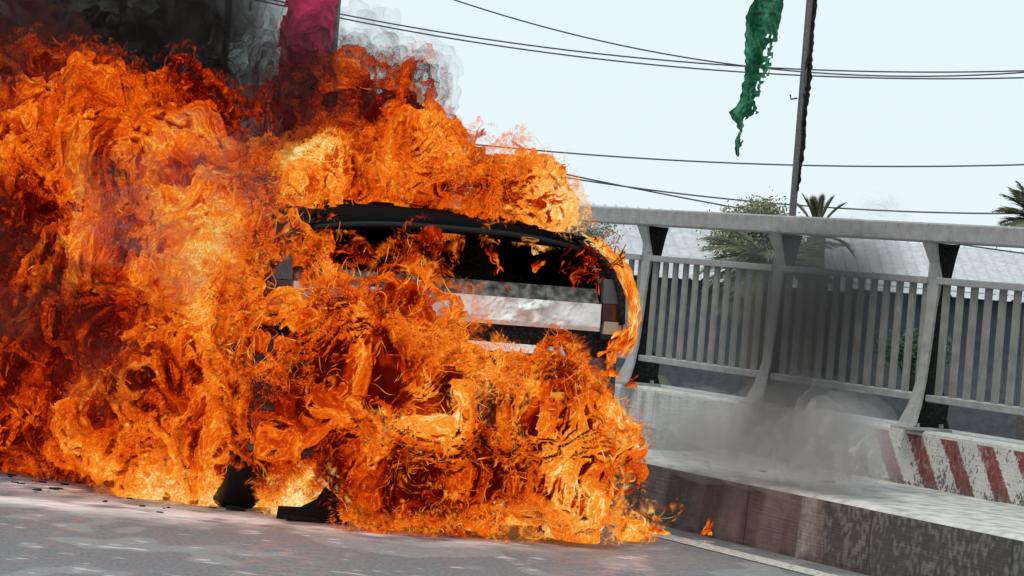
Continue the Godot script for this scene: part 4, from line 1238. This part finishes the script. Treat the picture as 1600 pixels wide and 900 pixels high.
func flame_chunk(quads: Array, layer: int, fine: int) -> Array:
	var pos := PackedVector3Array()
	var col := PackedColorArray()
	var idx := PackedInt32Array()
	for q in quads:
		var mid: Vector3 = (q[0][0] + q[2][0]) / 2.0
		var norm: Vector3 = (q[0][1] + q[1][1] + q[2][1] + q[3][1])
		var n := fine if norm.dot(EYE - mid) > 0.1 * (EYE - mid).length() else maxi(2, fine / 3)
		if mid.x < -2.8: n = maxi(2, n / 2)
		var base := pos.size()
		for b in n + 1:
			var v := float(b) / n
			for a in n + 1:
				var u := float(a) / n
				var wa := (1 - u) * (1 - v); var wb := u * (1 - v); var wc := u * v; var wd := (1 - u) * v
				var p: Vector3 = q[0][0] * wa + q[1][0] * wb + q[2][0] * wc + q[3][0] * wd
				var nn: Vector3 = (q[0][1] * wa + q[1][1] * wb + q[2][1] * wc + q[3][1] * wd).normalized()
				var heat: float = q[0][2] * wa + q[1][2] * wb + q[2][2] * wc + q[3][2] * wd
				var curl: float = q[0][3] * wa + q[1][3] * wb + q[2][3] * wc + q[3][3] * wd
				# turbulence: swirl the sampling point, three times over
				var s := Vector3(p.x, p.y * 0.56, p.z)
				s += 0.17 * Vector3(noise_a.get_noise_3dv(s * 2.7), noise_a.get_noise_3dv(s * 2.7 + Vector3(31, 7, 3)), noise_a.get_noise_3dv(s * 2.7 + Vector3(3, 50, 9)))
				s += 0.060 * Vector3(noise_b.get_noise_3dv(s * 8.0), noise_b.get_noise_3dv(s * 8.0 + Vector3(17, 2, 40)), 0.0)
				s += lerpf(0.020, 0.012, curl) * Vector3(noise_c.get_noise_3dv(s * 21.0), noise_c.get_noise_3dv(s * 21.0 + Vector3(5, 22, 4)), 0.0)
				if layer == 2: s += Vector3(5.0, 3.0, 1.0)
				var big := noise_a.get_noise_3dv(s * 3.2 + Vector3(0, 0, 60))
				var blot := noise_c.get_noise_3dv(p * 1.35)
				var x := noise_b.get_noise_3dv(s * lerpf(12.0, 6.8, curl))
				var y := noise_c.get_noise_3dv(s * lerpf(25.0, 14.5, curl))
				var z := noise_a.get_noise_3dv(s * lerpf(47.0, 35.0, curl))
				var ra := pow(maxf(0.0, 1.0 - absf(x) * 2.7), 5.0)
				var rb := pow(maxf(0.0, 1.0 - absf(y) * 2.5), 4.0)
				var rc := pow(maxf(0.0, 1.0 - absf(z) * 2.2), 3.0)
				var line := maxf(maxf(ra, rb * 0.8), rc * 0.45)
				var t: float
				var alpha: float
				var push: float
				if layer == 0:      # the deep body of the fire
					t = heat * lerpf(0.84, 0.58, curl) - 0.03 + 0.30 * big + 0.20 * blot + 0.10 * x + 0.06 * y + 0.22 * line * (1.0 - 0.6 * curl) - 0.15 * curl
					t = maxf(t, 0.17 + 0.06 * x)
					alpha = 1.0
					push = 0.02 * x
				elif layer == 1:    # the folded flame front, open where the noise sinks
					var e := x + 0.36 * big + 0.25 * blot + (heat - 0.52) * 0.8 + 0.25 * (1.0 - curl)
					var soft := 0.22 * (1.0 - curl)
					var open := smoothstep(-0.08 - soft, 0.06 + soft, e)
					var rim := pow(maxf(0.0, 1.0 - absf(e - 0.02) * 3.2), 7.0)
					line = maxf(maxf(rim * lerpf(0.6, 1.0, curl), lerpf(0.9, 0.55, curl) * pow(rb, lerpf(1.0, 1.5, curl)) * open), maxf(0.8 * ra * open, lerpf(0.55, 0.16, curl) * rc * open))
					t = heat - lerpf(0.10, 0.22, curl) + 0.16 * big + lerpf(0.13, 0.18, curl) * blot + lerpf(0.08, 0.42, curl) * clampf(e, -0.3, 0.45) + lerpf(0.26, 0.46, curl) * line - 0.10 * (1.0 - open)
					alpha = clampf(open * lerpf(0.66, 0.86, curl) + line * 0.9, 0.0, 1.0) * smoothstep(-0.50, -0.05, big + (heat - 0.3) * 1.3)
					t -= lerpf(0.02, 0.30, curl) * (1.0 - alpha)
					push = 0.035 * x + 0.012 * rim
				else:               # loose threads standing off the front
					line = maxf(ra, rb * 0.7)
					t = heat + 0.10 * big + 0.06 + 0.30 * curl * line
					alpha = clampf((line - 0.25) * 2.0, 0.0, 1.0) * smoothstep(-0.10, 0.25, big + (heat - 0.55) * 0.8) * lerpf(0.35, 0.8, curl)
					t -= 0.30 * (1.0 - alpha)
					push = 0.05 * x + 0.03 * big
				var c := ramp(t)
				c.a = alpha
				pos.append(p + nn * push)
				col.append(c)
		for b in n:
			for a in n:
				var o := base + b * (n + 1) + a
				if col[o].a + col[o + 1].a + col[o + n + 1].a + col[o + n + 2].a > 0.05:
					idx.append_array([o, o + 1, o + n + 2, o, o + n + 2, o + n + 1])
	return [pos, col, idx]

# a tapering tongue: a tube along the points whose colour cools towards its tip
func tongue(st: SurfaceTool, pts: PackedVector3Array, radius: float, heat: float, sides := 5, alpha := 1.0) -> void:
	var n := pts.size()
	var prev := PackedVector3Array()
	var prev_c := Color()
	for i in n:
		var u := float(i) / (n - 1)
		var dir: Vector3 = (pts[mini(i + 1, n - 1)] - pts[maxi(i - 1, 0)]).normalized()
		var x := dir.cross(Vector3(0.2, 0.1, 1.0)).normalized()
		var y := x.cross(dir)
		var r := radius * pow(maxf(0.02, 1.0 - u), 0.7) * (0.35 + 0.65 * smoothstep(0.0, 0.25, u)) * (1.0 + 0.5 * noise_b.get_noise_3dv(pts[i] * 22.0))
		var ring := PackedVector3Array()
		for k in sides: ring.append(pts[i] + (x * cos(TAU * k / sides) + y * 0.7 * sin(TAU * k / sides)) * r)
		var see := alpha * clampf(1.25 - u, 0.0, 1.0)
		var c := ramp(heat - 0.16 * u + 0.26 * noise_c.get_noise_3dv(pts[i] * 26.0) - 0.3 * (1.0 - see))
		c.a = see
		if i > 0:
			for k in sides:
				var k2 := (k + 1) % sides
				for v in [[prev[k], prev_c], [ring[k], c], [ring[k2], c], [prev[k], prev_c], [ring[k2], c], [prev[k2], prev_c]]:
					st.set_color(v[1]); st.add_vertex(v[0])
		prev = ring
		prev_c = c

func wander(from: Vector3, dir: Vector3, length: float, steps: int, twist: float) -> PackedVector3Array:
	var pts := PackedVector3Array([from])
	var p := from
	for k in steps:
		var s := p * 6.0
		dir = (dir + twist * Vector3(noise_a.get_noise_3dv(s), 0.45 * noise_a.get_noise_3dv(s + Vector3(9, 9, 9)) + 0.12, noise_a.get_noise_3dv(s + Vector3(40, 0, 0)))).normalized()
		p += dir * length / steps
		pts.append(p)
	return pts

func build_fire() -> void:
	fill_ramp()
	var clock := Time.get_ticks_msec()
	fill_field(fire_lobes(), 1.0)
	print("  field ", Time.get_ticks_msec() - clock)
	var names := {1: ["side_flames", "tall rolling orange flames over the side of the car, filling the left"], 2: ["tail_flames", "bright curling flames over the tailgate, bumper and rear wheels of the car"], 3: ["roof_flames", "flames and dark red fire leaping from the car roof towards the crimson banner"]}
	for at in [Vector3(-2.0, 0.55, -17.7), Vector3(-0.9, 0.45, -16.7), Vector3(0.55, 0.35, -17.0)]:
		var l := OmniLight3D.new()
		l.name = "flame_light"
		l.light_color = Color(1.0, 0.55, 0.25)
		l.light_energy = 0.12
		l.light_size = 0.25
		l.omni_range = 12.0
		l.omni_attenuation = 2.0
		l.shadow_enabled = true
		add_child(l, true)
		l.position = at
	var masses := {}
	for m in names:
		masses[m] = thing(names[m][0], names[m][1], "flames", Vector3.ZERO, 0.0, "flames of the burning car")
	var layers := [[-0.085, "flame_body", 6], [0.0, "flame_front", 8], [0.06, "flame_threads", 7]]
	for l in 3:
		var found := nets(layers[l][0])
		for m in found:
			if found[m].size() == 0: continue
			tag(put(layers[l][1], flame_skin(found[m], l, layers[l][2]), M.glow, masses[m]), "", "", "", "stuff")
		if l == 1:
			# tongues that leave the front, and fine hot threads that curl over it
			rng.seed = 5
			for m in found:
				var st := start()
				var quads: Array = found[m]
				var front := quads.filter(func(q: Array) -> bool: return (q[0][1] as Vector3).dot(EYE - q[0][0]) > -0.2 * (EYE - q[0][0]).length() and q[0][0].x > -2.9)
				for k in {1: 200, 2: 160, 3: 160}[m]:
					var q: Array = front[rng.randi() % front.size()]
					var nrm: Vector3 = q[0][1]
					var dir: Vector3 = (nrm * 0.5 + Vector3(rng.randfn() * 0.5, 0.9, rng.randfn() * 0.4)).normalized()
					tongue(st, wander(q[0][0] - nrm * 0.03, dir, rng.randf_range(0.08, 0.22), 12, 1.3), rng.randf_range(0.003, 0.008), q[0][2] + rng.randf_range(0.05, 0.25), 4, rng.randf_range(0.5, 1.0))
				for k in {1: 200, 2: 800, 3: 200}[m]:
					var q: Array = front[rng.randi() % front.size()]
					if rng.randf() > 0.35 + q[0][3] * 0.75 or q[0][2] < 0.44: continue
					var nrm: Vector3 = q[0][1]
					var flat := Vector3(rng.randfn(), rng.randfn() + 0.5, rng.randfn())
					flat = (flat - nrm * flat.dot(nrm)).normalized()
					thread(st, q[0][0] + nrm * rng.randf_range(-0.008, 0.016), flat, nrm, rng.randf_range(0.04, 0.15), rng.randf_range(0.0009, 0.0023), clampf(q[0][2] + 0.22, 0.66, 0.94), rng.randf_range(-16.0, 16.0))
				tag(put("flame_tongues", st.commit(), M.glow, masses[m]), "", "", "", "stuff")

# a fine hot thread that curls as it goes
func thread(st: SurfaceTool, from: Vector3, dir: Vector3, nrm: Vector3, length: float, radius: float, heat: float, bend: float) -> void:
	var steps := 16
	var p := from
	var prev := PackedVector3Array()
	var prev_c := Color()
	for i in steps + 1:
		var u := float(i) / steps
		var side := dir.cross(nrm).normalized()
		var r := radius * (0.25 + sin(PI * u) * 0.75) * (1.0 + 0.6 * noise_c.get_noise_3dv(p * 30.0))
		var ring := PackedVector3Array([p + nrm * r, p + side * r, p - (nrm + side) * r * 0.7])
		var c := ramp(heat + 0.16 * noise_b.get_noise_3dv(p * 18.0) - 0.25 * absf(u - 0.45))
		c.a = clampf(sin(PI * clampf(u, 0.03, 0.97)) * 1.2, 0.0, 0.62)
		if i > 0:
			for k in 3:
				var k2 := (k + 1) % 3
				for v in [[prev[k], prev_c], [ring[k], c], [ring[k2], c], [prev[k], prev_c], [ring[k2], c], [prev[k2], prev_c]]:
					st.set_color(v[1]); st.add_vertex(v[0])
		prev = ring
		prev_c = c
		var turn := bend * (0.4 + u) + 34.0 * noise_a.get_noise_3dv(p * 7.0)
		dir = (dir + side * turn * length / steps + Vector3.UP * 0.05 + nrm * 0.05 * noise_b.get_noise_3dv(p * 9.0)).normalized()
		p += dir * length / steps

func flame_rope(called: String, label: String, group: String, line: Array, radius: float, heat: float, strands: int, jitter: float, sd: int) -> void:
	# several twisting tongues that follow one line
	rng.seed = sd
	var o := thing(called, label, "flames", line[0], 0.0, group)
	var st := start()
	for k in strands:
		var pts := PackedVector3Array()
		var from := rng.randf() * 0.8 * (line.size() - 1)
		var span := rng.randf_range(0.25, 0.55) * (line.size() - 1)
		var off := Vector3(rng.randfn(), rng.randfn(), rng.randfn()) * jitter
		for i in 12:
			var u := minf(from + span * i / 11.0, line.size() - 1.001)
			var a: Vector3 = line[int(u)]
			var b: Vector3 = line[int(u) + 1]
			var p := a.lerp(b, u - int(u))
			pts.append(p - line[0] + off + 0.9 * jitter * Vector3(noise_b.get_noise_3dv(p * 16.0 + Vector3(k, 0, 0)), noise_b.get_noise_3dv(p * 16.0 + Vector3(0, k * 2.0, 0)), noise_b.get_noise_3dv(p * 16.0 + Vector3(0, 0, k * 3.0))))
		tongue(st, pts, radius * rng.randf_range(0.5, 1.2), heat + rng.randf_range(-0.15, 0.12), 6, rng.randf_range(0.6, 1.0))
	tag(put("flame_tongues", st.commit(), M.glow, o), "", "", "", "stuff")

func flame_clump(called: String, label: String, at: Vector3, wide: float, tall: float, heat: float, count: int, sd: int) -> void:
	# a small fire: tongues rising from a patch
	rng.seed = sd
	var o := thing(called, label, "flames", at)
	var st := start()
	for k in count:
		var from := Vector3(rng.randf_range(-1, 1) * wide, 0, rng.randf_range(-0.6, 0.6) * wide)
		var grow := tall * rng.randf_range(0.45, 1.0) * (1.0 - 0.6 * absf(from.x) / wide)
		tongue(st, wander(from, Vector3(-0.3 * from.x / wide, 1, 0), grow, 12, 0.45), rng.randf_range(0.12, 0.26) * minf(wide, tall * 0.6), heat + rng.randf_range(-0.15, 0.1), 7, rng.randf_range(0.6, 1.0))
	tag(put("flame_tongues", st.commit(), M.glow, o), "", "", "", "stuff")

func build_small_flames() -> void:
	flame_rope("edge_flames", "thin pale flame running down the right edge of the car past the tail lamp", "small flames on the car", [Vector3(0.290, 1.392, -17.780), Vector3(0.391, 1.359, -17.780), Vector3(0.467, 1.299, -17.780), Vector3(0.521, 1.220, -17.780), Vector3(0.558, 1.128, -17.780), Vector3(0.576, 1.017, -17.780), Vector3(0.567, 0.912, -17.780), Vector3(0.533, 0.847, -17.780)], 0.0075, 0.92, 90, 0.0120, 1)
	flame_rope("edge_flames", "short orange flames under the right tail lamp", "small flames on the car", [Vector3(0.443, 0.770, -17.720), Vector3(0.467, 0.846, -17.720), Vector3(0.498, 0.893, -17.720), Vector3(0.561, 0.957, -17.720)], 0.0100, 0.72, 34, 0.0220, 2)
	flame_clump("small_flame", "orange lump of flame hanging at the bumper corner under the tail lamp", Vector3(0.479, 0.751, -17.660), 0.050, 0.100, 0.80, 26, 3)
	flame_clump("small_flame", "faint flame licking the air beside the bumper corner, nearest the railing", Vector3(0.584, 0.704, -17.800), 0.030, 0.120, 0.62, 14, 4)
	flame_rope("edge_flames", "dark red flames inside the rear window beside the right pillar", "small flames on the car", [Vector3(0.308, 1.173, -17.780), Vector3(0.347, 1.236, -17.780), Vector3(0.403, 1.285, -17.780), Vector3(0.445, 1.318, -17.780)], 0.0060, 0.42, 60, 0.0500, 5)
	flame_rope("edge_flames", "thin flame inside the rear window, middle of the opening", "small flames on the car", [Vector3(-0.032, 1.148, -17.600), Vector3(-0.051, 1.205, -17.600), Vector3(-0.084, 1.247, -17.600), Vector3(-0.116, 1.288, -17.600)], 0.0090, 0.55, 14, 0.0220, 6)
	flame_rope("edge_flames", "tiny flame inside the rear window right of the middle", "small flames on the car", [Vector3(0.082, 1.201, -17.650), Vector3(0.108, 1.247, -17.650), Vector3(0.136, 1.270, -17.650)], 0.0100, 0.62, 8, 0.0120, 7)
	flame_rope("ground_flames", "low yellow flames running over the road left of the wheel", "", [Vector3(-1.690, 0.038, -18.150), Vector3(-1.551, 0.012, -18.150), Vector3(-1.429, 0.004, -18.150), Vector3(-1.293, 0.009, -18.150), Vector3(-1.211, 0.010, -18.150)], 0.0100, 0.93, 90, 0.0240, 11)
	flame_clump("small_flame", "bright yellow flames on the road between the wheel and the fallen trim", Vector3(-0.946, 0.051, -17.620), 0.110, 0.220, 0.90, 90, 12)
	flame_clump("small_flame", "small lone orange flame at the foot of the kerb, right of the car", Vector3(1.014, 0.025, -18.150), 0.030, 0.165, 0.80, 14, 13)
	flame_clump("small_flame", "flames spilling over the road in front of the kerb, right end of the fire", Vector3(0.725, 0.040, -17.750), 0.090, 0.100, 0.84, 50, 14)

# ---------------------------------------------------------------- scene

func _ready() -> void:
	noise_a.seed = 3; noise_b.seed = 14; noise_c.seed = 27
	for n in [noise_a, noise_b, noise_c]:
		n.noise_type = FastNoiseLite.TYPE_SIMPLEX_SMOOTH
		n.frequency = 1.0
		n.fractal_type = FastNoiseLite.FRACTAL_NONE
	# camera, held with a roll
	var cam := Camera3D.new()
	cam.name = "camera"
	cam.position = EYE
	cam.rotation_degrees = Vector3(-0.583, 0.0, 4.6)
	cam.fov = 8.578
	cam.near = 0.5
	cam.far = 1500.0
	add_child(cam)
	cam.current = true
	# bright overcast sky and a veiled sun
	var env := Environment.new()
	env.background_mode = Environment.BG_SKY
	var sky := ProceduralSkyMaterial.new()
	sky.sky_top_color = Color(0.855, 0.928, 0.957)
	sky.sky_horizon_color = Color(0.918, 0.972, 0.987)
	sky.sky_curve = 0.25
	sky.ground_bottom_color = Color(0.45, 0.46, 0.46)
	sky.ground_horizon_color = Color(0.85, 0.89, 0.9)
	sky.sun_angle_max = 1.0
	sky.use_debanding = false
	env.sky = Sky.new()
	env.sky.sky_material = sky
	env.tonemap_mode = Environment.TONE_MAPPER_LINEAR
	env.tonemap_exposure = 1.0
	env.volumetric_fog_enabled = true
	env.volumetric_fog_density = 0.0
	env.sdfgi_enabled = true
	env.ssao_enabled = true
	env.ssil_enabled = true
	var we := WorldEnvironment.new()
	we.name = "world_environment"
	we.environment = env
	add_child(we)
	var sun := DirectionalLight3D.new()
	sun.name = "sun"
	sun.light_energy = 0.5
	sun.light_color = Color(1.0, 0.97, 0.92)
	sun.light_angular_distance = 14.0
	sun.rotation_degrees = Vector3(-62, -35, 0)
	sun.shadow_enabled = true
	add_child(sun)
	var clock := Time.get_ticks_msec()
	make_materials()
	build_setting()
	build_parapet()
	build_railing()
	print("setting ", Time.get_ticks_msec() - clock)
	build_car()
	build_debris()
	build_flags()
	build_background()
	print("objects ", Time.get_ticks_msec() - clock)
	build_fire()
	build_small_flames()
	print("fire ", Time.get_ticks_msec() - clock)
	build_smoke()
